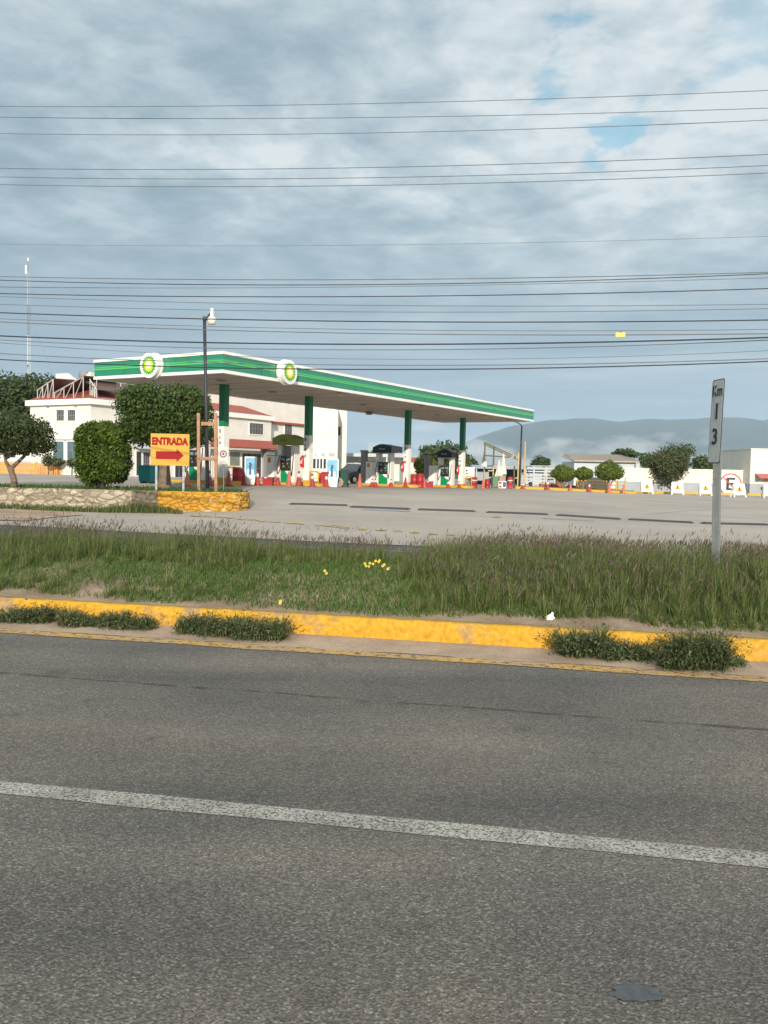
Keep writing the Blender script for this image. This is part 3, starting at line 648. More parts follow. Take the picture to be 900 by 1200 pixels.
# ficus
b = onpl(193, 31.3)
tree('ficus_tree', 'dense clipped ficus tree with rounded box crown behind the ENTRADA sign', 'tree', b, [([(0, 0, -.1), (0, 0, .1), (-.02, 0, .8), (0, 0, 1.6)], [.30, .25, .20, .18]), ([(0, 0, 1.2), (.6, 0, 2.0)], [.1, .06]), ([(0, 0, 1.2), (-.6, .1, 2.0)], [.1, .06])],
     [(-.05, 0, 2.76, 1.66, 1.3, 1.02), (-.5, 0, 2.55, 1.2, 1.1, .98), (.75, 0, 2.5, .97, 1.0, .98), (0, 0, 3.02, 1.48, 1.15, .82), (.3, -.1, 2.3, 1.2, 1.0, .76)], 34000, .062, LF_FICUS, BARK, e=.58, lump=.14, ls=2.6, lo=.78)
# ENTRADA sign
b = onpl(199, 29.15); sk = .0297; o = thing('entrada_sign', 'yellow ENTRADA sign with a red arrow on two grey posts', 'sign', b, R(6))
zc = P(199, 527, 29.15).z - b.z; hw, hh2 = .645, .54
mb = MB(); mb.box(-hw, hw, -.015, .015, zc - hh2, zc + hh2); pl = mb.build('panel', SIGNY, o)
text('lettering', 'ENTRADA', .33, SIGNR, o, face_mx((-.01, -.018, zc + .27)), .020, .79)
mb = MB(); mb.prism([(x, -.017, zc - .19 + z) for x, z in ((-.47, -.13), (.22, -.13), (.22, -.22), (.46, 0), (.22, .22), (.22, .13), (-.47, .13))], (0, -.003, 0)); mb.build('arrow', SIGNR, o)
for x in (-.46, .45): mb = MB(); mb.box(x - .035, x + .035, .016, .07, -.1, zc + .3); mb.build('post', GALV, o)
# timber frame
b = onpl(243, 29.6); o = thing('timber_frame', 'H shaped bare timber frame standing beside the lamp post', 'wooden frame', b)
for x0, x1, zt in ((-.29, -.33, P(231, 484, 29.6).z - b.z), (.31, .26, P(250, 484, 29.6).z - b.z)):
    mb = MB(); mb.hexa([(x0 - .05, -.05, -.1), (x0 + .05, -.05, -.1), (x0 + .05, .05, -.1), (x0 - .05, .05, -.1), (x1 - .05, -.05, zt), (x1 + .05, -.05, zt), (x1 + .05, .05, zt), (x1 - .05, .05, zt)]); mb.build('post', WOOD, o)
for y in (496.5, 537.5): z = P(243, y, 29.6).z - b.z; mb = MB(); mb.box(-.25, .25, .052, .09, z - .06, z + .06); mb.build('rail', WOOD, o)
# lamp post left
b = onpl(243.5, 29.9); tp = P(239.5, 371, 29.9) - b; o = thing('street_lamp', 'tall black lamp post with a bell lamp rising from the planter', 'street lamp', b)
mb = MB(); mb.tube([(0, 0, -.1), tp * .5, tp], [.07, .06, .055], 10); mb.tube([(0, 0, -.1), (0, 0, .12)], .11, 10); mb.build('pole', DARKM, o, smooth=True)
mb = MB(); mb.tube([tp - Vector((0, 0, .12)), tp + Vector((.08, 0, -.04)), tp + Vector((.22, 0, .14))], .03, 8); mb.box(tp.x - .05, tp.x + .09, -.08, .08, tp.z - .12, tp.z - .03); mb.build('arm', DARKM, o)
lp = tp + Vector((.26, 0, 0)); mb = MB(); mb.lathe([(.06, .28), (.06, .02), (.1, -.02), (.07, .0)][::-1], 12, lp.x, lp.y, lp.z); h = mb.build('lamp_head', WHITE, o)
mb = MB(); mb.lathe([(.11, -.27), (.14, -.24), (.16, -.06), (.10, -.01)], 14, lp.x, lp.y, lp.z); mb.build('lamp_shade', LAMPG, o, smooth=True)
# small round sign in front of the first column
b = onpl(261.5, 29.9); o = thing('round_symbol_sign', 'small grey sign with a ring symbol on a thin pole near first column', 'sign', b)
zc = P(260.5, 534, 29.9).z - b.z; mb = MB(); mb.tube([(.02, 0, -.1), (0, 0, zc + .3)], .016, 6); mb.build('pole', GALV, o)
mb = MB(); mb.box(-.16, .16, -.03, -.017, zc - .30, zc + .30); mb.build('plate', mat('sign_pale', (.5, .5, .49), .5, .08, 5), o)
def ring(mb, c, ri, ro, y, n=24, sx=1):
    for i in range(n):
        a, b_ = 2 * math.pi * i / n, 2 * math.pi * (i + 1) / n
        mb.face([(c[0] + sx * r * math.cos(t), y, c[1] + r * math.sin(t)) for r, t in ((ri, a), (ro, a), (ro, b_), (ri, b_))])
mb = MB(); ring(mb, (0, zc + .06), .085, .125, -.033); mb.build('ring_symbol', mat('symbol_dark', (.16, .05, .06), .6, .1, 9), o); mb = MB(); mb.box(-.03, .03, -.035, -.0305, zc + .03, zc + .10); mb.build('symbol_mark', INK, o); mb = MB(); mb.box(-.1, .1, -.034, -.0305, zc - .23, zc - .18); mb.build('caption_bar', GINK, o)
# teal bin behind the planter
b = at(174, 34.5); b.z = max(b.z, P(174, 565, 34.5).z); o = thing('teal_bin', 'teal metal litter bin behind the planter left of ENTRADA sign', 'bin', b, R(-25))
hz = P(174, 546, 34.5).z - b.z
mb = MB(); mb.hexa([(-.27, -.25, .03), (.27, -.25, .03), (.27, .25, .03), (-.27, .25, .03), (-.32, -.3, hz), (.32, -.3, hz), (.32, .3, hz), (-.32, .3, hz)]); mb.build('body', TEAL, o)
mb = MB(); mb.box(-.34, .34, -.32, -.28, hz - .03, hz + .03); mb.box(-.34, .34, .28, .32, hz - .03, hz + .03); mb.box(-.34, -.3, -.28, .28, hz - .03, hz + .03); mb.box(.3, .34, -.28, .28, hz - .03, hz + .03); mb.build('rim', TEAL, o)
for sx in (-1, 1): mb = MB(); mb.box(sx * .22 - .04, sx * .22 + .04, -.2, .2, -.05, .028); mb.build('foot', DARKM, o)
# ------------------------------------------------------------------ filling station
RZ = R(-31); BU = Vector((.515, .857, 0)); BV = Vector((-.857, .515, 0))
UZ = EYE.z + 3.72; TZc = EYE.z + 3.75 + .85
C0 = P(261, 436.8, 34.7); C0 = Vector((C0.x, C0.y, 0))
CL_, CW = 34.3, 7.6
gC = gz(C0.x, C0.y)
can = thing('station_canopy', 'long filling station canopy with green striped fascia on square columns', 'canopy', (C0.x, C0.y, gC), RZ)
zb = UZ - gC; zt = TZc - gC; H_ = zt - zb
def ringbox(mb, x0, x1, y0, y1, z0, z1, t):
    mb.box(x0, x1, y0, y0 + t, z0, z1); mb.box(x0, x1, y1 - t, y1, z0, z1); mb.box(x0, x0 + t, y0 + t, y1 - t, z0, z1); mb.box(x1 - t, x1, y0 + t, y1 - t, z0, z1)
mb = MB(); ringbox(mb, -CW, 0, 0, CL_, zb + .13, zt - .12, .08); fa = mb.build('fascia', GREEN, can)
mb = MB(); ringbox(mb, -CW - .03, .03, -.03, CL_ + .03, zb, zb + .13, .16); mb.build('lower_trim', WHITE, can)
mb = MB(); ringbox(mb, -CW - .03, .03, -.03, CL_ + .03, zt - .12, zt, .16); mb.build('upper_trim', WHITE, can)
mb = MB(); ringbox(mb, -CW - .008, .008, -.008, CL_ + .008, zb + .46, zt - .30, .02); mb.build('stripe', GREEN2, fa)
mb = MB(); ringbox(mb, -CW - .016, .016, -.016, CL_ + .016, zb + .41, zb + .455, .02); mb.build('stripe', LIME, fa)
mb = MB(); ringbox(mb, -CW - .016, .016, -.016, CL_ + .016, zb + .50, zb + .525, .02); mb.build('stripe', LIME, fa)
JG = mat('joint_green', (.004, .09, .05), .5)
for i in range(1, 14): mb = MB(); mb.box(-.0, .0035, i * 2.45 - .012, i * 2.45 + .012, zb + .13, zt - .12); mb.build('panel_joint', JG, fa)
for i in range(1, 4): mb = MB(); mb.box(-i * 1.9 - .012, -i * 1.9 + .012, -.0035, .0, zb + .13, zt - .12); mb.build('panel_joint', JG, fa)
mb = MB(); mb.box(-CW + .1, -.1, .1, CL_ - .1, zb + .05, zb + .12)
so = mb.build('soffit', SOFF, can)
mb = MB(); mb.box(-CW + .1, -.1, .1, CL_ - .1, zt - .3, zt - .22); mb.build('roof_deck', GREY, can)
mb = MB()
for i in range(1, 17): mb.box(-CW + .17, -.17, i * 2.0 - .012, i * 2.0 + .012, zb + .043, zb + .049)
mb.build('panel_joint', mat('joint_brown', (.2, .165, .135), .8), so)
for (x, y) in [(-.75, 9.6), (-.75, 18.4), (-.75, 27.2), (-.9, 32.0), (-6.8, 22), (-3.8, 8), (-3.8, 16.5), (-3.8, 26), (-2.4, 2.6), (-5.2, 6.2)]:
    mb = MB(); side = x > -1; r_ = .17 if side else .22; d_h = .16 if side else .05
    if x < -6: r_, d_h = .25, .22
    mb.lathe([(r_ * .7, zb + .05 - d_h), (r_, zb + .05 - d_h * .6), (r_, zb + .045)], 12, x, y, 0); mb.build('lamp', mat('lamp_cream', (.62, .52, .26), .4, .1, 6) if side else GREY, can, smooth=True)
# emblem signs (box sign with petal emblem) on two sides
EMG1 = mat('emblem_green', (.0, .24, .06), .4, .05, 5); EMG2 = mat('emblem_lime', (.22, .55, .03), .4, .05, 5); EMY = mat('emblem_yellow', (.85, .68, .03), .4, .05, 5); EMW = mat('emblem_white', (.85, .84, .74), .4, .04, 5)
def emblem(loc, rz):
    Mx = Matrix.Translation(loc) @ Matrix.Rotation(rz, 4, 'Z')
    def disk(name, m, rf, y0, y1, par, n=72):
        mb = MB(); pts = [Mx @ Vector((rf(t) * math.sin(t), y0, rf(t) * math.cos(t))) for t in [2 * math.pi * i / n for i in range(n)]]
        mb.prism(pts, Mx.to_3x3() @ Vector((0, y1 - y0, 0))); return mb.build(name, m, par)
    e = disk('emblem_sign', WHITE, lambda t: .535, -.34, .0, can, 40)
    disk('halo_ring', WHITE, lambda t: .565, -.12, -.04, e, 40)
    star = lambda R1, R2: (lambda t: R2 + (R1 - R2) * abs(((t * 18 / (2 * math.pi)) % 1) * 2 - 1))
    disk('petals', EMG1, star(.43, .33), -.345, -.341, e); disk('petals', EMG2, star(.345, .265), -.350, -.3455, e)
    disk('petals', EMY, star(.275, .20), -.355, -.3505, e); disk('petals', EMW, star(.175, .10), -.360, -.3555, e)
emblem((-3.82, 0, (zb + zt) / 2), 0); emblem((0, 3.99, (zb + zt) / 2), R(90))
# columns, islands and dispensers
CREDX = mat('red_gloss', (.55, .02, .02), .3, .1, 5)
def axis_at(x):
    t = (x - 450) / 1000; a = C0 + BV * 3.7; u = (t * a.y - a.x) / (BU.x - t * BU.y); return a + BU * u, u
COLS = [axis_at(x) for x in (261, 360, 476, 540)]
for i, (p, u) in enumerate(COLS):
    g0 = gz(p.x, p.y) - gC; lx = -3.7; hwd = .165
    mb = MB(); mb.box(lx - hwd, lx + hwd, u - hwd, u + hwd, g0, zb + .05); c = mb.build('column', DGREEN, can)
    mb = MB(); q = hwd + .015; mb.box(lx - q, lx + q, u - q, u + q, g0 + .15, g0 + 2.72); mb.build('cladding', WHITE, c)
    mb = MB(); q = hwd + .05; mb.box(lx - q, lx + q, u - q, u + q, g0 - .1, g0 + .32); mb.build('base', YEL, c)
    rs = random.Random(i); yy = u - hwd - .02
    for zz_, hh_, w_ in ((2.5, .17, .11), (2.2, .10, .08), (1.95, .14, .1), (1.62, .16, .12)):
        st = MB(); st.box(lx - .12, lx - .12 + w_, yy, yy + .004, g0 + zz_ - hh_ / 2, g0 + zz_ + hh_ / 2); st.build('sticker', [mat('sticker_blue', (.05, .16, .30), .5, .3, 30), mat('sticker_grey', (.25, .27, .28), .5, .3, 30), mat('sticker_red', (.45, .06, .07), .5, .3, 30), mat('sticker_grey', (.25, .27, .28), .5, .3, 30)][(i + int(zz_ * 3)) % 4], c)
DISP_S = [1.61, 1.32, 1.67, 1.25]
isl_lab = ['yellow pump island behind the ENTRADA sign and timber frame', 'yellow pump island under the olive topped fuel pump', 'long yellow pump island under the broad dark topped pump', 'yellow pump island under the arched dark topped pump, rightmost']
dis_lab = ['fuel pump half hidden behind the timber frame and ficus', 'fuel pump with olive green arched topper and dark panel', 'fuel pump with wide dark green and grey topper and green base', 'fuel pump with narrow arched dark topper, rightmost of all']
for i, ((p, u), s_d) in enumerate(zip(COLS, DISP_S)):
    g0 = gz(p.x, p.y); isl = thing('pump_island', isl_lab[i], 'pump island', (p.x, p.y, g0), RZ, 'yellow pump islands under the canopy')
    def isl_poly(e, z0, hgt):
        pts = []; 
        for cx, a0 in ((.3, -90), (-3.2, 90)):
            for k_ in range(9): a = R(a0 + 180 * k_ / 8); pts.append((cx + (.62 - e) * math.cos(a), (.62 - e) * math.sin(a), z0))
        m_ = MB(); m_.prism(pts, (0, 0, hgt)); return m_
    isl_poly(0, -.2, .36).build('kerb_band', YEL, isl); isl_poly(.12, .161, .012).build('slab', CONC, isl)
    d0 = p + BV * s_d; dp = thing('fuel_dispenser', dis_lab[i], 'fuel pump', (d0.x, d0.y, g0 + .175), RZ, 'fuel pumps under the canopy')
    for sx in (-1, 1):
        mb = MB(); mb.box(sx * .46 - .12, sx * .46 + .12, -.22, .22, 0, 2.02); mb.build('upright', WHITE, dp)
        mb = MB(); mb.tube([(sx * .46 + .05, -.235, 1.5), (sx * .52, -.33, .9), (sx * .48, -.34, .35), (sx * .36, -.30, .7), (sx * .3, -.28, 1.05)], .022, 6); mb.build('hose', BLACK, dp, smooth=True)
        mb = MB(); mb.box(sx * .28 - .03, sx * .28 + .03, -.36, -.275, .98, 1.22); mb.prism([(sx * .28 - .02, -.38, .94), (sx * .28 + .02, -.38, .94), (sx * .28 + .02, -.33, 1.0), (sx * .28 - .02, -.33, 1.0)], (0, -.03, -.1)); mb.build('nozzle', [DISPG, RED, BLACK, DISPG][(i + (sx > 0)) % 4], dp)
    mb = MB(); mb.box(-.335, .335, -.26, .26, 0, .62); b_ = mb.build('cabinet', DISPG, dp)
    mb = MB()
    sw = [(.335, .62), (-.02, .62), (.05, .52), (.14, .45), (.25, .42), (.335, .40)]
    mb.prism([(x, -.262, z) for x, z in sw], (0, -.004, 0)); mb.build('swoosh', WHITE, b_)
    mb = MB(); mb.box(-.335, .335, -.27, .27, .625, 1.42); e_ = mb.build('meter_panel', BLACK, dp)
    for cx in (-.17, .17):
        mb = MB(); mb.box(cx - .12, cx + .12, -.278, -.271, 1.18, 1.32); mb.build('display', mat('display_grey', (.22, .25, .25), .2, .2, 20), e_)
        mb = MB(); mb.box(cx - .06, cx + .02, -.278, -.271, .98, 1.06); mb.box(cx + .0, cx + .1, -.278, -.271, .82, .9); mb.build('button', [GALV, mat('button_mix', (.4, .32, .05), .5, .5, 40), GALV, GALV][i], e_)
    mb = MB(); mb.box(-.33, .33, .12, .16, 1.43, 2.0) if i in (1,) else mb.box(-.33, .33, -.06, .06, 1.96, 2.02); mb.build('back_panel', mat('panel_pale', (.45, .44, .42), .6, .1, 4), dp)
    # arched topper
    wt = [.66, .80, .72, .60][i]; n = 12; ht = [.56, .58, .56, .60][i]; dpz = .42
    arch = [(-wt, 2.03)] + [(-wt + 2 * wt * k_ / n, 2.03 + ht * (.42 + .58 * math.sin(math.pi * (.10 + .80 * k_ / n)))) for k_ in range(n + 1)] + [(wt, 2.03)]
    mb = MB(); mb.prism([(x, -dpz, z) for x, z in arch], (0, 2 * dpz, 0)); tp_ = mb.build('topper', [DKTOP, OLIVE, DKTOP, mat('topper_black', (.008, .012, .013), .35, .2, 3)][i], dp)
    mb = MB()
    for k_ in range(6): mb.box(-.24 + k_ * .08, -.185 + k_ * .08, -dpz - .006, -dpz - .001, 2.23, 2.31)
    mb.build('topper_mark', mat('mark_olive', (.10, .12, .02), .5) if i == 1 else mat('mark_grey', (.3, .34, .34), .5), tp_)
    if i == 2: mb = MB(); mb.prism([(wt - .005, -dpz - .004, 2.03), (wt + .42, -dpz + .2, 2.03), (wt + .42, -dpz + .2, 2.42), (wt - .005, -dpz - .004, 2.5)], Vector((0, .5, 0))); mb.build('topper_wing', GREY, tp_)
    # white oil cabinets and grey posts on the island ends
    if i >= 1:
        q = p + BV * (s_d + 1.1); cb = thing('oil_cabinet', ['', 'white cabinet with an orange sticker behind the red tub, left of olive pump', 'white oil cabinet with orange sticker between grey post and dark pump', 'white oil cabinet behind the red tub, rightmost of the three'][i], 'cabinet', (q.x, q.y, g0 + .175), RZ, 'white cabinets on the pump islands')
        mb = MB(); mb.box(-.27, .27, -.2, .2, 0, 1.42); bb = mb.build('body', WHITE, cb)
        mb = MB(); mb.box(-.28, .28, -.21, .21, 1.42, 1.46); mb.build('lid', GREY, cb)
        if i < 3: mb = MB(); mb.box(-.17, .03, -.206, -.202, 1.05, 1.33); mb.build('sticker', ORST, bb)
        mb = MB(); mb.box(-.2, .2, -.206, -.202, .12, .16); mb.box(-.02, .05, -.206, -.202, .4, .52); mb.build('door_marks', GINK, bb)
    if i >= 2:
        q = p + BV * (s_d + 1.62); sp = thing('service_post', ['grey square service post at the left end of the long island', 'grey square service post beside the rightmost white cabinet'][i - 2], 'post', (q.x, q.y, g0 + .16), RZ, 'grey service posts')
        mb = MB(); mb.box(-.17, .17, -.17, .17, 0, 2.1); mb.build('post', GREY, sp); mb = MB(); mb.box(-.22, .2, -.19, .19, 2.1, 2.2); mb.build('cap', GREY, sp)
    if i >= 1:
        q = p - BU * .33 - BV * .1 + BV * (.25); ex = thing('fire_extinguisher', ['', 'red fire extinguisher on the column right of the olive pump', 'red fire extinguisher on the column right of the broad topped pump', 'red fire extinguisher on the rightmost column'][i], 'extinguisher', (q.x, q.y, g0 + 1.0), RZ, 'fire extinguishers on the columns')
        mb = MB(); mb.lathe([(.085, 0), (.10, .03), (.10, .48), (.06, .56), (.03, .58)], 12); mb.build('cylinder', CREDX, ex, smooth=True)
        mb = MB(); mb.box(-.03, .1, -.02, .02, .58, .64); mb.tube([(-.03, 0, .6), (-.13, 0, .5), (-.13, 0, .12)], .018, 6); mb.build('valve_hose', BLACK, ex)
        mb = MB(); mb.box(-.04, .04, -.104, -.099, .2, .36); mb.build('label_plate', BAND, ex)
# ------------------------------------------------------------------ things standing along the pumps
def cone_proto(h=.78, m=ORANGE, band=True):
    o = thing('traffic_cone', 'x', 'traffic cone')
    mb = MB(); mb.lathe([(.20, .035), (.155, .10), (.045, h - .01), (.03, h)], 14); mb.build('cone_body', m, o, smooth=True)
    mb = MB(); q = .25; mb.prism([(-q, -q + .05, 0), (-q + .05, -q, 0), (q - .05, -q, 0), (q, -q + .05, 0), (q, q - .05, 0), (q - .05, q, 0), (-q + .05, q, 0), (-q, q - .05, 0)], (0, 0, .035)); mb.build('base', m, o)
    if band:
        f = lambda z: .155 + (.045 - .155) * (z - .10) / (h - .11) + .004
        mb = MB(); mb.lathe([(f(h * .58), h * .58), (f(h * .82), h * .82)], 14); mb.build('reflective_band', BAND, o, smooth=True)
    return o
protos = {'plain': cone_proto(.82, mat('cone_pale', (.50, .14, .085), .5, .12, 6), False), 'band': cone_proto(.80, REDO, True), 'red': cone_proto(.80, mat('cone_red', (.32, .04, .04), .5, .15, 6), False), 'small': cone_proto(.58, REDO, True)}
used = set()
CG = 'traffic cones around the filling station'
def cone(x, y, D, kind, label, sc_=1.0):
    pr = protos[kind]
    o = pr if kind not in used else copy_tree(pr); used.add(kind)
    p = at(x, D, y); o.location = p; o['label'] = label; o['group'] = CG; o.rotation_euler = (0, 0, random.uniform(-.5, .5)); o.scale = (sc_ * .86,) * 3
def Dx(x, off=-1.2): p, u = axis_at(x); return p.y + off
cone(219.5, 569, 37.6, 'plain', 'pale orange cone seen just right of the ENTRADA sign edge')
cone(245.5, 569, 38.4, 'band', 'red cone seen between the two timber posts')
cone(268, 570, 38.6, 'red', 'red cone just right of the first white column')
cone(285.5, 569, 40.5, 'red', 'red cone squeezed between the red drum and the left poster stand')
cone(301.5, 569, 41, 'band', 'banded red cone against the right side of the left poster stand')
cone(325.5, 570, 42.5, 'band', 'banded red cone between the red tub and the olive topped pump')
cone(338.5, 570, 43.2, 'plain', 'pale orange cone in front of the olive topped pump', 1.05)
cone(350, 571, 44.2, 'band', 'banded cone left of the column beside the olive topped pump', 1.15)
cone(366, 571, 45, 'band', 'banded cone just in front of the yellow tube barrier')
cone(382.3, 571, 46.2, 'band', 'banded cone between the red box and the right poster stand')
cone(421.5, 572, 49.5, 'plain', 'tall pale orange cone left of the long yellow island, by the dark car', 1.1)
cone(436, 572, 51, 'small', 'small banded cone before the white cabinet, left one of the pair')
cone(440, 572, 51.3, 'small', 'small banded cone before the white cabinet, right one of the pair')
cone(458, 572, 53, 'small', 'small banded cone below the green base of the broad topped pump')
cone(475, 572, 54, 'red', 'red cone in front of the third column', .95)
cone(496.5, 572, 56.2, 'plain', 'pale orange cone between the red drums and the red tub')
cone(525, 572.5, 59.5, 'small', 'small banded cone before the rightmost fuel pump')
cone(538, 573, 61, 'small', 'small banded cone before the rightmost column')
cone(566, 573, 63, 'plain', 'pale orange cone beside the lone red drum past the pumps')
cone(613, 573.5, 65, 'small', 'small red cone at the foot of the far lamp post')
cone(641.5, 575, 65.2, 'band', 'banded cone leftmost along the yellow kerb under the round trees', 1.1)
cone(668.5, 575.6, 65.8, 'plain', 'orange cone on the kerb left of the middle round tree', .9)
cone(690.5, 577, 66, 'band', 'dark red banded cone between the middle and largest round trees')
cone(714, 578, 66, 'plain', 'orange cone at the trunk of the largest round tree', 1.1)
cone(730.5, 578.8, 66.5, 'plain', 'orange cone below the yellow tube railing, rightmost of the cones')
def drum(x, y, D, label, h=.95, r=.30, m=RED, bands=True, lab2=None):
    o = thing('plastic_drum', label, 'drum', at(x, D, y), random.random(), 'drums and barrels along the pumps')
    mb = MB(); mb.lathe([(r, 0), (r * 1.02, .05), (r * .97, .08), (r * .97, h * .48), (r * 1.03, h * .5), (r * .97, h * .53), (r * .95, h - .08), (r * 1.0, h - .05), (r * .9, h), (r * .2, h + .01)], 16); mb.build('barrel', m, o, smooth=True)
    mb = MB(); mb.lathe([(r * .88, h + .012), (r * .88, h + .03), (r * .2, h + .035)], 16); mb.build('lid', m, o)
    if bands: mb = MB(); mb.lathe([(r * 1.035, h * .68), (r * 1.035, h * .76)], 16); mb.build('white_band', BAND, o, smooth=True)
    return o
drum(278, 569, 40.2, 'red plastic drum left of the left poster stand', .80, .24, RED, False)
drum(485.5, 572, 55.2, 'left red drum of the pair right of the third column', .82, .26, RED, False)
drum(492, 572.5, 55.0, 'right red drum of the pair right of the third column', .88, .25, RED, False)
drum(555, 573, 62.6, 'lone red drum just past the rightmost column', .80, .26, RED, True)
drum(571, 573.5, 63.5, 'red drum between the pale orange cone and the green bin', .66, .20, RED, False)
drum(597.5, 573.5, 65, 'tall orange red barrel with pale bands under the folded parasol', .86, .20, REDO, True)
def tub(x, y, D, w, h, label, m=RED, d=.4):
    o = thing('plastic_tub', label, 'tub', at(x, D, y), RZ * .3, 'red tubs on the station floor'); mb = MB()
    mb.hexa([(-w * .46, -d * .45, 0), (w * .46, -d * .45, 0), (w * .46, d * .45, 0), (-w * .46, d * .45, 0), (-w / 2, -d / 2, h), (w / 2, -d / 2, h), (w / 2, d / 2, h), (-w / 2, d / 2, h)]); mb.build('tub', m, o)
    mb = MB(); mb.box(-w / 2 - .03, w / 2 + .03, -d / 2 - .03, d / 2 + .03, h - .06, h + .01); mb.build('rim', m, o)
    mb = MB(); mb.box(-w * .3, -w * .05, -d / 2 - .036, -d / 2 - .031, h - .05, h); mb.build('tag', BAND, o)
tub(314.5, 569.5, 42, .50, .40, 'low red tub in front of the sticker cabinet at the olive pump')
tub(503, 572, 56.8, .48, .42, 'low red tub in front of the rightmost white cabinet')
tub(378.5, 570.5, 46.6, .50, .80, 'tall red box behind the yellow tube barrier', RED, .6)
def barrier(x, y, D, w, h, label):
    o = thing('tube_barrier', label, 'barrier', at(x, D, y), RZ * .2, 'yellow tube barriers'); mb = MB()
    mb.tube([(-w / 2, 0, -.05), (-w / 2, 0, h - .06), (-w / 2 + .06, 0, h), (w / 2 - .06, 0, h), (w / 2, 0, h - .06), (w / 2, 0, -.05)], .045, 8); mb.build('bent_tube', YEL, o, smooth=True)
    mb = MB(); mb.tube([(-w / 2, 0, h * .55), (w / 2, 0, h * .55)], .02, 6); mb.build('cross_rail', YEL, o)
barrier(368, 571, 45.6, .46, .80, 'yellow bent tube barrier left of the tall red box')
barrier(270, 569.5, 40.6, .55, .82, 'yellow bent tube barrier left of the left red drum')
barrier(482, 572, 55.6, .6, .86, 'yellow bent tube barrier behind the pair of red drums')
barrier(549, 573, 62.0, .42, .85, 'yellow bent tube barrier between rightmost column and lone drum')
def poster(x, y, D, wpx, label):
    o = thing('poster_stand', label, 'poster stand', at(x, D, y), R(-4), 'white framed poster stands'); w = wpx * D / F / 2; h = 33 * D / F
    mb = MB(); mb.hexa([(-w * .82, -.12, 0), (w * .82, -.12, 0), (w * .82, .16, 0), (-w * .82, .16, 0), (-w * .9, -.09, h * .31), (w * .9, -.09, h * .31), (w * .9, .12, h * .31), (-w * .9, .12, h * .31)]); mb.build('base', WHITE, o)
    mb = MB(); mb.box(-w, w, -.04, .05, h * .31, h); mb.build('frame', WHITE, o)
    mb = MB(); mb.box(-w * .82, w * .82, -.046, -.041, h * .35, h * .95); pp_ = mb.build('poster_print', SKYB, o)
    mb = MB(); zz_ = h * .37; mb.prism([(x_ * w, -.048, zz_ + z * h) for x_, z in ((-.55, 0), (-.62, .12), (-.4, .2), (-.2, .16), (-.28, 0))], (0, -.002, 0)); mb.prism([(x_ * w, -.048, zz_ + z * h) for x_, z in ((.2, 0), (.16, .16), (.5, .18), (.55, 0))], (0, -.002, 0)); mb.build('pale_shapes', WHITE, pp_)
    mb = MB(); mb.prism([(x_ * w, -.052, zz_ + z * h) for x_, z in ((-.16, 0), (-.18, .22), (-.28, .3), (-.12, .34), (.04, .34), (.3, .38), (.08, .27), (.1, 0))], (0, -.002, 0)); mb.lathe([(.05, 0), (.06, .05), (.03, .1)], 8, -.03 * w, -.052, zz_ + .35 * h, 1, .1); mb.build('printed_figure', mat('figure_navy', (.03, .06, .16), .5, .3, 12), pp_)
poster(293.5, 569.5, 41.3, 14, 'left of two poster stands with a blue picture, beside the red drum')
poster(389, 571, 46.8, 15, 'right of two poster stands with a blue picture, beside the tyre')
b = at(397.3, 47.4, 571); o = thing('tyre', 'tan dusty tyre leaning beside the right poster stand', 'tyre', b + Vector((0, 0, .25)), R(-15))
mb = MB(); n = 20
for i in range(n): pass
pts = [(.25 * math.cos(2 * math.pi * i / 20), 0, .25 * math.sin(2 * math.pi * i / 20)) for i in range(21)]
mb.tube([(x * .76, 0, z * .76) for x, y, z in pts], .065, 8, cap=False); mb.build('rubber_ring', TAN, o, smooth=True)
mb = MB(); mb.lathe([(.06, -.02), (.15, 0), (.06, .02)], 14); mb.v = [(x, z, y) for x, y, z in mb.v]; mb.build('rim', GREY, o)
b = at(402.5, 48.5, 571); o = thing('dark_bin', 'dark green wheeled bin between the tyre and the dark car', 'bin', b, R(-10)); mb = MB()
mb.hexa([(-.2, -.22, .08), (.2, -.22, .08), (.2, .22, .08), (-.2, .22, .08), (-.25, -.28, .82), (.25, -.28, .82), (.25, .28, .82), (-.25, .28, .82)]); mb.build('body', BINB, o)
mb = MB(); mb.prism([(-.27, -.31, .82), (-.27, .3, .82), (-.27, .3, .90), (-.27, 0, .93), (-.27, -.31, .86)], (.54, 0, 0)); mb.build('lid', BINB, o)
for sx in (-1, 1): mb = MB(); mb.lathe([(.02, -.03), (.09, -.03), (.09, .03), (.02, .03)], 12); mb.v = [(z + sx * .22, x + .2, y + .09) for x, y, z in mb.v]; mb.build('wheel', TYRE, o)
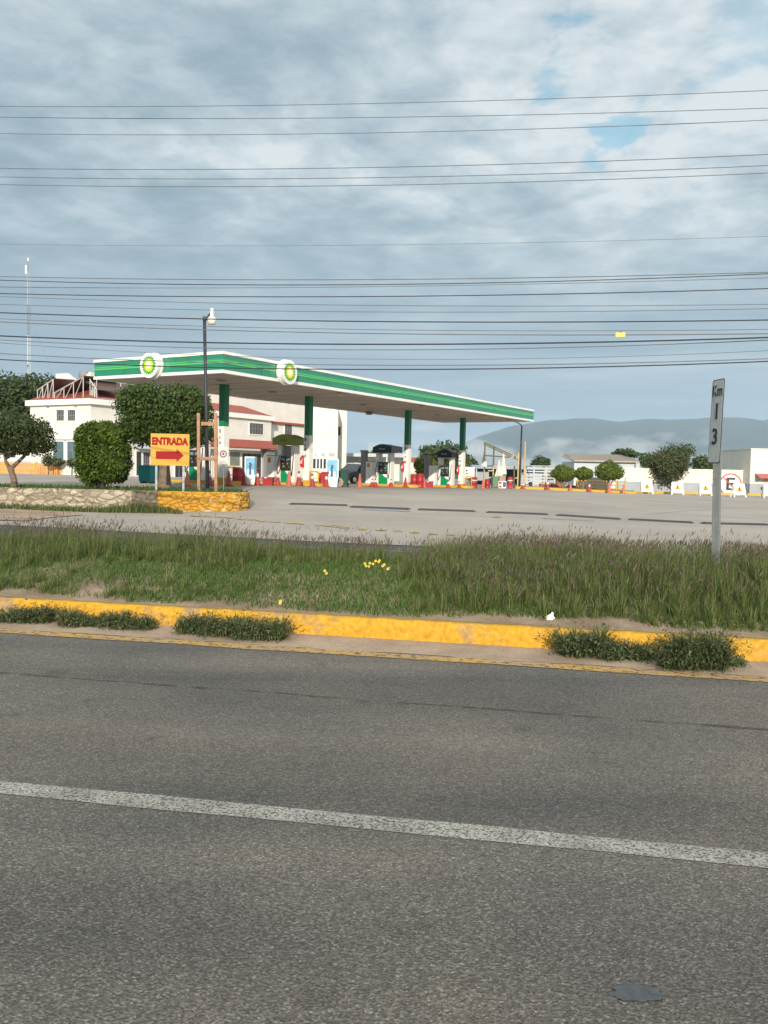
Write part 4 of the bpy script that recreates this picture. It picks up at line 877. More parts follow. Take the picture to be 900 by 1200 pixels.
# ------------------------------------------------------------------ vehicles
def car(name, label, loc, rz, body_m, pickup=False, sc_=1):
    o = thing(name, label, 'car' if not pickup else 'pickup', loc, rz); o.scale = (sc_,) * 3
    # local: length along Y, nose towards -Y
    side = [(-2.1, .28), (-2.12, .62), (-1.95, .78), (-1.0, .92), (-.45, 1.40), (.75, 1.44), (1.45, .98), (2.05, .92), (2.1, .5), (2.05, .28)] if not pickup else [(-2.4, .4), (-2.42, .82), (-2.2, .98), (-1.2, 1.05), (-.75, 1.62), (.25, 1.65), (.45, 1.08), (2.35, 1.08), (2.4, .6), (2.35, .4)]
    mb = MB(); W = .82
    n = len(side); inset = lambda z: 0 if z < 1.0 else .14
    L_ = [(-W + inset(z), y, z) for y, z in side]; R_ = [(W - inset(z), y, z) for y, z in side]
    mb.face(L_[::-1]); mb.face(R_)
    for i in range(n): j = (i + 1) % n; mb.face([L_[i], L_[j], R_[j], R_[i]])
    mb.build('body', body_m, o)
    g1, g2, r1, r2 = side[3], side[4], side[5], side[6]
    mb = MB(); e = Vector((0, -.012, .01))
    mb.face([Vector((-.70, g1[0] + .08, g1[1] + .05)) + e, Vector((.70, g1[0] + .08, g1[1] + .05)) + e, Vector((.60, g2[0] - .04, g2[1] - .04)) + e, Vector((-.60, g2[0] - .04, g2[1] - .04)) + e]); mb.build('windscreen', DARKG, o)
    for sx in (-1, 1):
        mb = MB(); zlo = g1[1] + .06; a = (sx * (W - .005), g1[0] + .25, zlo); b_ = (sx * (W - .12), g2[0] + .1, g2[1] - .07); c = (sx * (W - .12), r1[0] - .05, r1[1] - .07); d = (sx * (W - .005), r2[0] - .3, zlo); mb.face([a, b_, c, d] if sx > 0 else [d, c, b_, a]); mb.build('side_window', DARKG, o)
        mb = MB(); mb.box(sx * .6 - .16, sx * .6 + .16, side[1][0] - .02, side[1][0] + .1, .58, .70); mb.build('headlight', CHROME, o)
        mb = MB(); mb.box(sx * .92 - .07, sx * .92 + .07, g1[0] + .3, g1[0] + .42, .98, 1.1); mb.build('mirror', body_m, o)
        for wy in (-1.32, 1.28):
            mb = MB(); mb.lathe([(.2, -.1), (.31, -.1), (.32, 0), (.31, .1), (.2, .1)], 18); mb.v = [(z + sx * .76, x + wy, y + .32) for x, y, z in mb.v]; w_ = mb.build('wheel', TYRE, o, smooth=True)
            mb = MB(); mb.lathe([(.03, -.11), (.19, -.105), (.19, .105), (.03, .11)], 12); mb.v = [(z + sx * .76, x + wy, y + .32) for x, y, z in mb.v]; mb.build('rim', CHROME, w_)
    mb = MB(); mb.box(-.5, .5, side[1][0] - .03, side[1][0] + .05, .34, .50); mb.build('grille', BLACK, o)
    mb = MB(); mb.box(-.24, .24, side[1][0] - .04, side[1][0] - .03, .5, .60); mb.build('number_plate', BAND, o)
    return o
car('parked_car', 'dark car parked between the green bin and the grey service post', at(418.5, 63, 568), R(-38), CARB)
car('parked_pickup', 'white pickup parked behind the dark car at the grey carport', at(411, 80, 565), R(18), CARW, True)
# ------------------------------------------------------------------ buildings of the station
K = P(106, 474, 64.0); K = Vector((K.x, K.y, 0)); gK = gz(K.x, K.y); EAVE = EYE.z + 4.34
bld = thing('station_building', 'white two storey station building with red tile roof edges', 'building', (K.x, K.y, gK), RZ)
def on_wall(px, py, org, d):        # pixel on the vertical plane through org along d
    r_ = ray(px, py); nrm = Vector((-d.y, d.x, 0)); tt = (org - EYE).dot(nrm) / r_.dot(nrm); p = EYE + r_ * tt
    return (p - org).dot(d), p.z
ze = EAVE - gK
YE = on_wall(318, 495, K, BU)[0]
mb = MB(); mb.box(-7.0, 0, 0, YE, -.6, ze); wl = mb.build('wall', WALLW, bld)
mb = MB(); mb.box(-6.4, -1.0, YE + .003, YE + 13, -.6, ze - .15); mb.build('recessed_wall', WALLW, bld)
mb = MB(); mb.box(-7.25, .28, -.28, YE + .2, ze + .003, ze + .42); mb.build('eave_band', WHITE, bld)
mb = MB(); mb.hexa([(-7.15, -.18, ze + .42), (.18, -.18, ze + .42), (.18, YE + .1, ze + .42), (-7.15, YE + .1, ze + .42), (-6.4, 2.0, ze + 1.35), (-2.3, 2.0, ze + 1.35), (-2.3, YE - 1.5, ze + 1.35), (-6.4, YE - 1.5, ze + 1.35)]); rf = mb.build('tile_roof', TILE, bld)
mb = MB(); mb.box(-6.5, -.75, YE + .2, YE + 13.2, ze - .14, ze + .06); mb.build('tile_coping', TILE, bld)
# terrace storey with a scalloped parapet
top = EYE.z + 6.75 - gK
prof = []; y = 2.2; i = 0
while y < YE + 12:
    for k_ in range(9): prof.append((y + 3.4 * k_ / 8, top + .30 - .62 * math.sin(math.pi * k_ / 8) if i % 2 else top + .3))
    y += 3.4; i += 1
mb = MB(); mb.prism([(-2.6, prof[0][0], ze)] + [(-2.6, a, b_) for a, b_ in prof] + [(-2.6, prof[-1][0], ze)], (-.25, 0, 0)); mb.build('terrace_parapet', WALLW, bld)
prof2 = []; x = -6.9
for k_ in range(25): prof2.append((x + 4.0 * k_ / 24, top + .35 - .55 * max(0, math.sin(math.pi * ((k_ - 8) / 16))) if k_ > 8 else top + .35))
mb = MB(); mb.prism([(-6.9, 2.3, ze)] + [(a, 2.3, b_) for a, b_ in prof2] + [(-2.9, 2.3, ze)], (0, .25, 0)); mb.build('terrace_parapet', WALLW, bld)
for y0_, y1_ in ((5.9, 8.8), (12.7, 15.6), (19.5, 22.4)):
    mb = MB(); yy = y0_
    while yy < y1_: mb.box(-2.65, -2.55, yy, yy + .12, top - .25, top + .2); yy += .3
    mb.box(-2.7, -2.5, y0_, y1_, top + .2, top + .3); mb.build('balustrade', mat('balustrade_grey', (.5, .52, .54), .7, .1, 4), bld)
mb = MB(); mb.lathe([(.25, 0), (.45, .5), (.45, .9), (.2, 1.05)], 14, -4.9, 3.5, top - .4); mb.build('water_tank', GREY, bld, smooth=True)
def window_rect(face, x0, y0, x1, y1, glass, bars=0, name='window', frame=WHITE, depth=.02):
    if face == 'f':   # -u face : local y=0 ; runs along BV -> local -x
        a, z1 = on_wall(x0, y0, K, BV); b_, z0 = on_wall(x1, y1, K, BV); xa, xb = -a, -b_; mk = lambda mb, p, q, z0_, z1_, dd, t: mb.box(p, q, -dd - t, -dd, z0_, z1_)
    else:
        org, off = (K, 0) if face == 's' else (K + Vector((-.857, .515, 0)) * 1.0, -1.0)
        xa, z1 = on_wall(x0, y0, org, BU); xb, z0 = on_wall(x1, y1, org, BU); mk = lambda mb, p, q, z0_, z1_, dd, t: mb.box(off + dd, off + dd + t, p, q, z0_, z1_)
    z0 -= gK; z1 -= gK; f_ = .09
    mb = MB(); mk(mb, xa - f_, xa, z0 - f_, z1 + f_, .0, .06); mk(mb, xb, xb + f_, z0 - f_, z1 + f_, 0, .06); mk(mb, xa, xb, z1, z1 + f_, 0, .06); mk(mb, xa, xb, z0 - f_, z0, 0, .06)
    w_ = mb.build(name, frame, bld)
    mb = MB(); mk(mb, xa, xb, z0, z1, depth - .015, .012); mb.build('pane', glass, w_)
    if bars:
        mb = MB()
        for i in range(1, bars + 1): c = xa + (xb - xa) * i / (bars + 1); mk(mb, c - .02, c + .02, z0, z1, .03, .02)
        mk(mb, xa, xb, (z0 + z1) / 2 - .02, (z0 + z1) / 2 + .02, .032, .02); mb.build('bars', GREY, w_)
BARG = mat('grey_glass', (.10, .095, .10), .25, .3, 2, spec=.5)
for r_ in ((66.8, 480.5, 75.6, 493), (79.8, 480.5, 88.8, 493)): window_rect('f', *r_, BARG, 3)
for r_ in ((62.5, 517.5, 75.2, 538.5), (79.2, 517.5, 92, 538.5)): window_rect('f', *r_, TEALG, 1)
mb = MB(); a, z = on_wall(60, 515, K, BV); b_, _ = on_wall(96, 515, K, BV); mb.box(-a - .2, -b_ + .2, -.12, -.003, z - gK - .05, z - gK + .06); mb.build('ledge', GREYW, bld)
for a in (-4.6, -1.4): mb = MB(); mb.box(a - .09, a + .09, -.5, -.285, ze + .0, ze + .14); mb.build('rain_spout', WHITE, bld)
window_rect('s', 292.2, 495.5, 308.3, 509.5, BARG, 4)
window_rect('s', 269, 529.5, 281, 546, mat('shop_glass', (.22, .24, .22), .15, .3, 1.5, spec=.6), 0)
window_rect('s', 283.5, 531, 305.5, 566, DARKG, 3)
window_rect('s', 159.5, 529, 165.5, 557, DARKG, 0, 'door'); window_rect('s', 167.5, 530, 175, 557, BARG, 2)
window_rect('s', 238, 529, 247, 560, BARG, 1); window_rect('s', 205, 529, 214, 560, DARKG, 1)
window_rect('r', 333.5, 497.2, 342, 510.5, BARG, 2); window_rect('r', 321.5, 526, 329.5, 566, TEALG, 1)
ya, za = on_wall(205, 515.5, K, BU); yb, zb2 = on_wall(320, 523, K, BU); za -= gK
za = on_wall(285, 520, K, BU)[1] - gK
mb = MB(); mb.prism([(.003, ya, za - .15), (.95, ya, za - .42), (.95, ya, za - .32), (.003, ya, za + .38)], (0, yb - ya, 0)); mb.build('tile_awning', TILE, bld)
mb = MB(); mb.box(.04, .9, ya + .2, yb - 3, za - .62, za - .45); mb.build('sign_band', mat('band_pale', (.55, .55, .5), .7, .1, 3), bld)
yp = on_wall(311.5, 540, K, BU)[0]; mb = MB(); mb.box(.2, .6, yp - .6, yp + .6, -.6, za - .46); mb.build('pillar', GREY, bld)
yd = on_wall(159, 527, K, BU)[0]; mb = MB(); mb.prism([(.02, yd - .4, 3.0 - .6), (.9, yd - .4, 2.75 - .6), (.9, yd - .4, 2.83 - .6), (.02, yd - .4, 3.2 - .6)], (0, 3.4, 0)); mb.build('door_canopy', GREYW, bld)
# solar rack on the roof
sr = thing('solar_rack', 'steel rack with tilted solar panels on the red roof at the left', 'solar panels', (K.x, K.y, gK + ze + .62), RZ)
for (xa, xb, y0_, y1_, h0, h1) in ((-6.6, -4.6, .3, 2.6, .65, 1.45), (-4.3, -.9, .1, 3.8, .35, 1.5), (-.85, -.0, .6, 6.5, .5, 1.35)):
    mb = MB(); mb.hexa([(xa, y0_, h0), (xb, y0_, h1), (xb, y1_, h1 + .1), (xa, y1_, h0 + .1), (xa, y0_, h0 + .06), (xb, y0_, h1 + .06), (xb, y1_, h1 + .16), (xa, y1_, h0 + .16)]) if xb < -.5 else mb.hexa([(xa - .8, y0_, h1), (xb, y0_, h0), (xb, y1_, h0), (xa - .8, y1_, h1), (xa - .8, y0_, h1 + .06), (xb, y0_, h0 + .06), (xb, y1_, h0 + .06), (xa - .8, y1_, h1 + .06)])
    mb.build('panel', SOLAR, sr)
    mb = MB(); nn_ = 4
    for k_ in range(nn_):
        t_ = k_ / (nn_ - 1); x = xa + .06 + (xb - xa - .12) * t_; h = h0 + (h1 - h0) * t_ if xb < -.5 else h1 + (h0 - h1) * t_
        for yy in (y0_ + .03, y1_ - .05): mb.tube([(x, yy, -.45), (x, yy, h)], .035, 5)
        if k_ < nn_ - 1: mb.tube([(x, y0_ + .03, -.3), (x + (xb - xa) / (nn_ - 1) * .9, y0_ + .03, (h0 + (h1 - h0) * (k_ + 1) / (nn_ - 1)) * .95)], .03, 5)
    for k_ in (0, nn_ - 1): xx = xa + .06 + (xb - xa - .12) * k_ / (nn_ - 1); mb.tube([(xx, y0_ + .03, -.1), (xx, y1_ - .05, -.1)], .03, 5)
    mb.tube([(xa, y0_ + .03, h0 - .03 if xb < -.5 else h1 - .03), (xb, y0_, h1 - .03 if xb < -.5 else h0 - .03)], .04, 5); mb.build('steel_frame', RKSTEEL, sr)
# tall block
BW = Vector((-math.cos(R(5)), -math.sin(R(5)), 0))
def block(name, label, px, py, D, wx, ly, ztop, m, rz=R(5)):
    p = P(px, py, D); g0 = gz(p.x, p.y); o = thing(name, label, 'building', (p.x, p.y, g0), rz); h = ztop - g0
    mb = MB(); mb.box(-wx, 0, 0, ly, -.6, h); w_ = mb.build('wall', m, o); return o, p, g0, h
o, p, g0, h = block('tall_block', 'tall cream white block right of the second column, with a barred window', 395, 560, 70, 2.75, 5, EYE.z + 5.9, CREAM)
bp_ = Vector((p.x, p.y, 0))
a, z1 = on_wall(367, 537.5, bp_, BW); b_, z0 = on_wall(382, 549, bp_, BW); mb = MB(); mb.box(-a, -b_, -.03, -.005, z0 - g0, z1 - g0); w_ = mb.build('window', DARKG, o)
mb = MB()
for k_ in range(1, 4): c = -a + (a - b_) * k_ / 4; mb.box(c - .05, c + .05, -.055, -.031, z0 - g0, z1 - g0)
mb.build('bars', WHITE, w_)
for i, (xa, xb) in enumerate(((369.5, 371), (377, 380.5), (385.5, 392))):
    a, z1 = on_wall(xa, 531, bp_, BW); b_, z0 = on_wall(xb, 535, bp_, BW); mb = MB(); mb.box(-a, -b_, -.012, -.004, z0 - g0, z1 - g0); mb.build('wall_mark', GINK, o)
o, p, g0, h = block('narrow_block', 'narrow cream block behind the tall block with one small window', 405.3, 560, 76, 2.6, 6, EYE.z + 6.3, CREAM)
bp_ = Vector((p.x, p.y, 0)); a, z1 = on_wall(396.2, 500, bp_, BW); b_, z0 = on_wall(399, 510, bp_, BW); mb = MB(); mb.box(-a, -b_, -.03, -.005, z0 - g0, z1 - g0); mb.build('window', DARKG, o)
# carport building
p = P(394, 560, 92); g0 = gz(p.x, p.y); o = thing('carport_building', 'low grey roofed building behind the parked cars', 'building', (p.x, p.y, g0), R(-8)); S = .092
zt_ = P(394, 531, 92).z - g0
mb = MB(); mb.box(-1.0, 7.6, -1.8, 4, zt_ - .35, zt_); mb.build('roof', GREYW, o)
mb = MB(); mb.box(-.9, 2.4, 0, 3.8, -.5, zt_ - .352); mb.build('wall', GREYW, o)
mb = MB(); mb.box(2.4, 6.8, .3, 3.8, -.5, zt_ - .352); mb.build('wall', CREAM, o)
mb = MB(); mb.box(.7, 1.9, -.03, -.004, .9, zt_ - 1.0); mb.build('window', DARKG, o)
for x in (3.5, 5.6): mb = MB(); mb.box(x, x + .18, -1.7, -1.5, -.5, zt_ - .352); mb.build('post', GREYW, o)
# far white house with a red roof line
p = P(468, 560, 108); g0 = gz(p.x, p.y); o = thing('far_white_house', 'far white house with a red roof line seen between the pumps', 'house', (p.x, p.y, g0), R(-10)); zt_ = P(468, 538, 108).z - g0
mb = MB(); mb.box(-5.2, 3.6, 0, 5, -.5, zt_ - .3); mb.build('wall', CREAM, o)
mb = MB(); mb.hexa([(-5.4, -.3, zt_ - .297), (3.8, -.3, zt_ - .297), (3.8, 5.3, zt_ - .297), (-5.4, 5.3, zt_ - .297), (-5.0, .2, zt_ + .25), (3.4, .2, zt_ + .25), (3.4, 4.8, zt_ + .25), (-5.0, 4.8, zt_ + .25)]); mb.build('roof', TILE, o)
for x in (-3.5, -.8): mb = MB(); mb.box(x, x + 1.0, -.03, -.004, 1.0, 1.9); mb.build('window', DARKG, o)
# ------------------------------------------------------------------ left side: fence, low house, mast
a, b_ = at(-40, 66.5, 557), at(97, 65.5, 557); dv = b_ - a; L_ = Vector((dv.x, dv.y, 0)).length
o = thing('picket_fence', 'orange wooden picket fence in front of the left of the white building', 'fence', a, math.atan2(dv.y, dv.x)); ph = .93; slope = dv.z / L_
for s0, s1 in ((0, L_ * .60), (L_ * .60 + .1, L_ * .885), (L_ * .885 + .1, L_)):
    mb = MB(); s = s0; rs = random.Random(int(s0 * 10)); gap = .155 if s0 < L_ * .8 else .2
    while s < s1 - .1:
        z = slope * s; h = ph + rs.uniform(-.03, .03) + (.08 if s0 > L_ * .8 else 0); mb.prism([(s, 0, z - .05), (s + .115, 0, z - .05), (s + .115, 0, z + h - .05), (s + .057, 0, z + h + .02), (s, 0, z + h - .05)], (0, .03, 0)); s += gap
    for zz_ in (.25, .68): mb.hexa([(s0, .032, slope * s0 + zz_), (s1, .032, slope * s1 + zz_), (s1, .08, slope * s1 + zz_), (s0, .08, slope * s0 + zz_), (s0, .032, slope * s0 + zz_ + .09), (s1, .032, slope * s1 + zz_ + .09), (s1, .08, slope * s1 + zz_ + .09), (s0, .08, slope * s0 + zz_ + .09)])
    mb.build('picket_panel', FENCE, o)
for s in (L_ * .60 + .05, L_ * .885 + .05, L_): mb = MB(); mb.box(s - .05, s + .05, .0, .1, slope * s - .1, slope * s + ph + .06); mb.build('post', FENCE, o)
p = at(-60, 78, 556); o = thing('low_white_house', 'long low white house with a grey base behind the left tree', 'house', p, R(0)); w = (52 + 60) * .078
zt_ = P(20, 527, 78).z - p.z; zg = P(20, 540, 78).z - p.z
mb = MB(); mb.box(0, w, 0, 5, zg + .002, zt_); mb.build('wall', WALLW, o); mb = MB(); mb.box(-.03, w + .03, -.03, 5.03, -.6, zg); mb.build('base_band', GREYW, o)
mb = MB(); mb.box(-.2, w + .2, -.3, 5.2, zt_ + .003, zt_ + .22); mb.build('roof', BLUEW, o)
for x in (2.0, 5.0): mb = MB(); mb.box(x, x + 1.1, -.03, -.004, zg + .3, zt_ - .25); mb.build('window', DARKG, o)
for px, wpx, hpx, lb, mm in ((57, 15, 13, 'small dark shrub at the left of the lower windows', LF_DARK), (68, 15, 9, 'rounded green shrub under the left lower window', LF_OLIVE), (84, 11, 8, 'small shrub under the right lower window beside the cypress', LF_OLIVE)):
    D = 64.9; b = at(px, D, 557); b.z = P(px, 546.5, D).z; o = thing('potted_shrub', lb, 'shrub', (b.x, b.y, gz(b.x, b.y))); w = wpx * D / F / 2; h = hpx * D / F; zc_ = b.z - gz(b.x, b.y)
    mb = MB(); mb.tube([(0, 0, 0), (.02, 0, zc_ + .1)], .03, 6); mb.build('stem', BARKD, o)
    pp_, nn_ = crown_pts([(0, 0, zc_ + h * .55, w, w, h * .55)], 700, lo=.5, lump=.3); V, q = leaves(pp_, nn_, .09); c = fastmesh('foliage', V, [q], [mm]); c.parent = o
# radio mast
D = 170; b = P(33.5, 560, D); b.z = 0; zt_ = P(33, 318, D).z
o = thing('radio_mast', 'thin lattice radio mast with white antennas rising behind the big tree', 'mast', b)
mb = MB(); zz1 = P(33, 357, D).z; w = .30
for z0_, z1_, nm, m_ in ((0, P(33, 393, D).z, 'lattice', mat('mast_white', (.62, .62, .62), .5, .1, 3)), (P(33, 393, D).z + .01, zz1, 'lattice', mat('mast_grey', (.16, .18, .2), .5, .1, 3)), (zz1 + .01, zt_, 'lattice', mat('mast_pale', (.42, .40, .42), .5, .1, 3))):
    mb = MB(); C3 = [(w * math.cos(t), w * math.sin(t)) for t in (R(30), R(150), R(270))]
    for x, y in C3: mb.tube([(x, y, z0_), (x, y, z1_)], .045, 4)
    z = z0_; i = 0
    while z < z1_ - .8:
        for k_ in range(3): mb.tube([(*C3[k_], z), (*C3[(k_ + 1) % 3], z + .8)], .02, 3)
        z += .8
    mb.build(nm, m_, o)
for y0_, y1_, x_ in ((311, 321, -.45), (302.5, 306, 0)): mb = MB(); mb.box(x_ - .16, x_ + .16, -.14, .14, P(33, y1_, D).z, P(33, y0_, D).z); mb.build('antenna', WHITE, o)
mb = MB(); mb.tube([(0, 0, zt_), (0, 0, P(33, 302, D).z)], .05, 5); mb.build('tip_rod', GREY, o)
zd = P(33, 429, D).z; mb = MB(); mb.lathe([(.02, 0), (.16, .06), (.17, .08)], 14); mb.v = [(x, -z - .35, y + zd) for x, y, z in mb.v]; mb.build('dish', DARKM, o)
mb = MB(); mb.tube([(-.2, 0, zd), (-2.6, .5, 0)], .03, 4); mb.tube([(.2, 0, zt_ * .8), (9, 8, 0)], .02, 4); mb.build('guy_wire', GREY, o)
# ------------------------------------------------------------------ beyond the pumps
def far_tree(x, ybase, D, x0, x1, ytop, label, m=LF_FAR, n=5000, leaf=.2, crown_bottom=None, group=None, lobes=5, e=1.0, name='broadleaf_tree', lump=.28, lo=.55, seed=1, tr=.2, fill=.35):
    rs = random.Random(seed); b = at(x, D, ybase); k_ = D / F; w = (x1 - x0) * k_ / 2; cx = ((x0 + x1) / 2 - x) * k_; zt_ = P(x, ytop, D).z - b.z; cb = (P(x, crown_bottom, D).z - b.z) if crown_bottom else zt_ * .25
    h = (zt_ - cb) / 2; blobs = [(cx, 0, cb + h, w * .78, w * .7, h * .92)]
    for i in range(lobes):
        a = 2 * math.pi * i / lobes + rs.uniform(-.4, .4); q = rs.uniform(.42, .62); blobs.append((cx + math.cos(a) * w * .55, math.sin(a) * w * .4, cb + h * (1 + rs.uniform(-.45, .5)), w * q, w * q, h * q * 1.05))
    tk = [([(0, 0, -.1), (.05, 0, cb * .6), (cx * .5, 0, cb + h * .6)], [tr, tr * .8, tr * .4])]
    for i in range(3): a = rs.uniform(0, 6.28); tk.append(([(.03, 0, cb * .75), (cx + math.cos(a) * w * .3, math.sin(a) * w * .3, cb + h * .5), (cx + math.cos(a) * w * .6, math.sin(a) * w * .5, cb + h * 1.1)], [tr * .5, tr * .35, tr * .15]))
    return tree(name, label, 'tree', b, tk, blobs, n, leaf, m, BARKD, group, lump=lump, lo=lo, ls=1.0, e=e, fill=fill)
far_tree(24, 556, 96, -66, 92, 434, 'huge dark spreading tree behind the left white house', LF_DARK, 24000, .25, 519, lobes=11, seed=4, tr=.45, lump=.2, lo=.68)
far_tree(72, 556, 99, 45, 82, 446, 'dark tree clump rising behind the solar rack', LF_DARK, 3500, .24, 500, lobes=5, seed=9)
TG = 'trees behind the station'
far_tree(517, 570, 98, 489, 548, 516, 'large round green tree behind the rightmost fuel pump', LF_FAR, 8000, .24, 556, TG, 7, seed=2)
far_tree(550, 570, 97, 538, 560, 532, 'smaller green tree right of the rightmost column', LF_FAR, 2200, .22, 560, TG, 4, seed=3)
far_tree(441, 568, 110, 428, 456, 526, 'distant tree peeking over the carport roof', LF_FAR, 1800, .25, 545, TG, 4, seed=13)
far_tree(492, 570, 76, 484, 501, 536, 'bright yellow green shrub between broad pump and last island', LF_LIMEY, 2600, .12, 566, None, 4, seed=5, name='lime_shrub', tr=.07)
far_tree(510, 570, 84, 500, 520, 538, 'yellow green bush behind the rightmost white cabinet', LF_LIMEY, 1500, .13, 566, None, 4, seed=6, name='lime_shrub', tr=.07)
far_tree(632, 573, 140, 619, 645, 533, 'small round dark tree standing alone above the cattle rack', LF_DARK, 2600, .26, 552, TG, 5, seed=7)
far_tree(729, 575, 125, 712, 748, 525, 'palm like treetop peeping above the warehouse roof', LF_FAR, 700, .34, 536, TG, 3, seed=8, lump=.6, fill=.1)
far_tree(789, 580, 74.5, 754, 806, 527, 'bushy olive green tree in front of the pale boundary wall', LF_OLIVE, 9000, .13, 571, None, 7, seed=10, tr=.11, lump=.32, lo=.45)
for x, x0, x1, yt, sd, lb in ((790, 765, 812, 518, 11, 'taller feathery tree behind the bushy olive tree'), (822, 808, 840, 532, 12, 'tree behind the boundary wall left of the kilometre post'), (859, 844, 880, 526, 14, 'round tree behind the wall, right of the kilometre post'), (757, 748, 772, 530, 15, 'thin tree at the right corner of the warehouse')):
    far_tree(x, 577, 104 + sd, x0, x1, yt, lb, LF_FAR, 3600, .22, 556, TG, 5, seed=sd, lump=.5, lo=.4)
far_tree(829, 577, 140, 806, 850, 541, 'low distant tree mass under the kilometre plate', LF_FAR, 2200, .28, 560, TG, 5, seed=19)
# topiary trees
for x, D, x0, x1, yt, cb, lb, sd in ((659.5, 67.2, 645, 674, 544.5, 564, 'round clipped tree, left of three on the kerb', 1), (683.5, 67.6, 672, 695, 547, 562, 'round clipped tree, smallest and middle of three', 2), (713, 67.4, 695.5, 731, 541, 563, 'round clipped tree with a pointed top, largest of three', 3)):
    b = at(x, D, 577); k_ = D / F; w = (x1 - x0) * k_ / 2; zt_ = P(x, yt, D).z - b.z; zb_ = P(x, cb, D).z - b.z; h = (zt_ - zb_) / 2
    bl = [(0, 0, zb_ + h * .95, w, w * .95, h * .95), (-.15 * w, -.2, zb_ + h * 1.0, w * .75, w * .7, h), (.2 * w, .1, zb_ + h * .75, w * .78, w * .8, h * .72)]
    if sd == 3: bl.append((0, 0, zb_ + h * 1.45, w * .45, w * .45, h * .75))
    tree('clipped_tree', lb, 'tree', b, [([(0, 0, -.1), (-.05, 0, .4), (.0, 0, zb_ + h * .5)], [.13, .10, .08]), ([(0, 0, .3), (.4, 0, zb_ + .2)], [.07, .04]), ([(0, 0, .3), (-.4, .1, zb_ + .2)], [.07, .04])], bl, 6500 if sd != 2 else 4500, .085, LF_TOP, BARK, 'clipped round trees on the kerb', lump=.12, ls=2.0, lo=.75)
# yellow kerb and planting strip under the topiaries
kp = [(604, 573.2, 66.0), (640, 574.6, 66.2), (700, 577.4, 66.8), (745, 579.4, 67.5), (757, 579, 71), (800, 580, 73), (838, 580.5, 73.2), (880, 582, 72.6), (920, 583, 72)]
mb = MB(); pp_ = [at(x, D, y) for x, y, D in kp]
for a, b_ in zip(pp_, pp_[1:]):
    dn = Vector((-(b_ - a).y, (b_ - a).x, 0)).normalized() * .35; z1 = Vector((0, 0, .17)); z0 = Vector((0, 0, -.1))
    mb.hexa([a + z0, b_ + z0, b_ + dn + z0, a + dn + z0, a + z1, b_ + z1, b_ + dn + z1, a + dn + z1])
struct(mb.build('far_kerb', YEL))
mb = MB(); q = [p + Vector((0, 0, .15)) for p in pp_[:4]]; back = [Vector((p.x * 1.08, p.y + 6, p.z)) for p in q]
for i in range(3): mb.face([q[i] + Vector((0, .35, 0)), q[i + 1] + Vector((0, .35, 0)), back[i + 1], back[i]])
struct(mb.build('planting_strip', SOIL))
# yellow tube railing under the largest round tree
b = at(722, 71.5, 578); o = thing('tube_railing', 'yellow tube railing behind the round trees beside the warehouse', 'railing', b, R(4)); S = .0715
for x in (-3.4, -2.6, -1.8, -.9, 0, .75): mb = MB(); mb.tube([(x, 0, -.1), (x, 0, .95 if x < .7 else 1.25)], .055, 6); mb.build('post', YEL, o)
for z in (.3, .6, .92): mb = MB(); mb.tube([(-3.4, .06, z), (.75, .06, z)], .045, 6); mb.build('rail', YEL, o)
b = at(655, 72, 576); o = thing('stacked_crates', 'low heap of reddish crates behind the leftmost round tree', 'crates', b, R(5)); rs = random.Random(3)
for i in range(7): mb = MB(); x = -1.6 + i * .48; h = rs.uniform(.35, .8); mb.box(x, x + .42, 0, .4, 0, h); mb.box(x - .02, x + .44, -.02, .42, h - .06, h + .02); mb.build('crate', [mat('crate_rust', (.33, .10, .06), .8, .3, 5), GREY, mat('crate_brown', (.2, .12, .08), .8, .3, 5)][i % 3], o)
# warehouse
p = P(672, 570, 86); g0 = gz(p.x, p.y); o = thing('warehouse', 'pale blue warehouse with a brown sheet roof behind the round trees', 'warehouse', (p.x, p.y, g0 - .2), R(-3)); S = .086
w = 75 * S; zt_ = P(672, 540.5, 86).z - g0 + .2; zr = P(710, 533.5, 86).z - g0 + .2
mb = MB(); mb.box(0, w - .35, 0, 8, -.3, zt_); mb.build('wall', BLUEW, o)
mb = MB(); mb.hexa([(-.1, -.45, zt_ - .02), (w - .1, -.45, zt_ - .02), (w - .1, 8.3, zt_ + .6), (-.1, 8.3, zt_ + .6), (-.1, -.45, zt_ + .12), (w - .1, -.45, zt_ + .12), (w - .3, 8.3, zr + .25), (.5, 8.3, zr + .25)])
rf = mb.build('roof', BROWNR, o)
mb = MB()
for i in range(24): x = w * i / 24 + .1; mb.hexa([(x, -.46, zt_ + .11), (x + .06, -.46, zt_ + .11), (x + .06, 8.2, zr + .23), (x, 8.2, zr + .23), (x, -.46, zt_ + .16), (x + .06, -.46, zt_ + .16), (x + .06, 8.2, zr + .28), (x, 8.2, zr + .28)])
mb.build('roof_ribs', BROWNR, rf)
mb = MB(); mb.box(.4, 3.6, -.04, -.004, 0, 1.3); mb.build('doorway', DARKM, o)
mb = MB(); mb.box(w - .45, w - .05, -.5, .2, -.3, zt_ - .1); mb.build('corner_pier', GREYW, o)
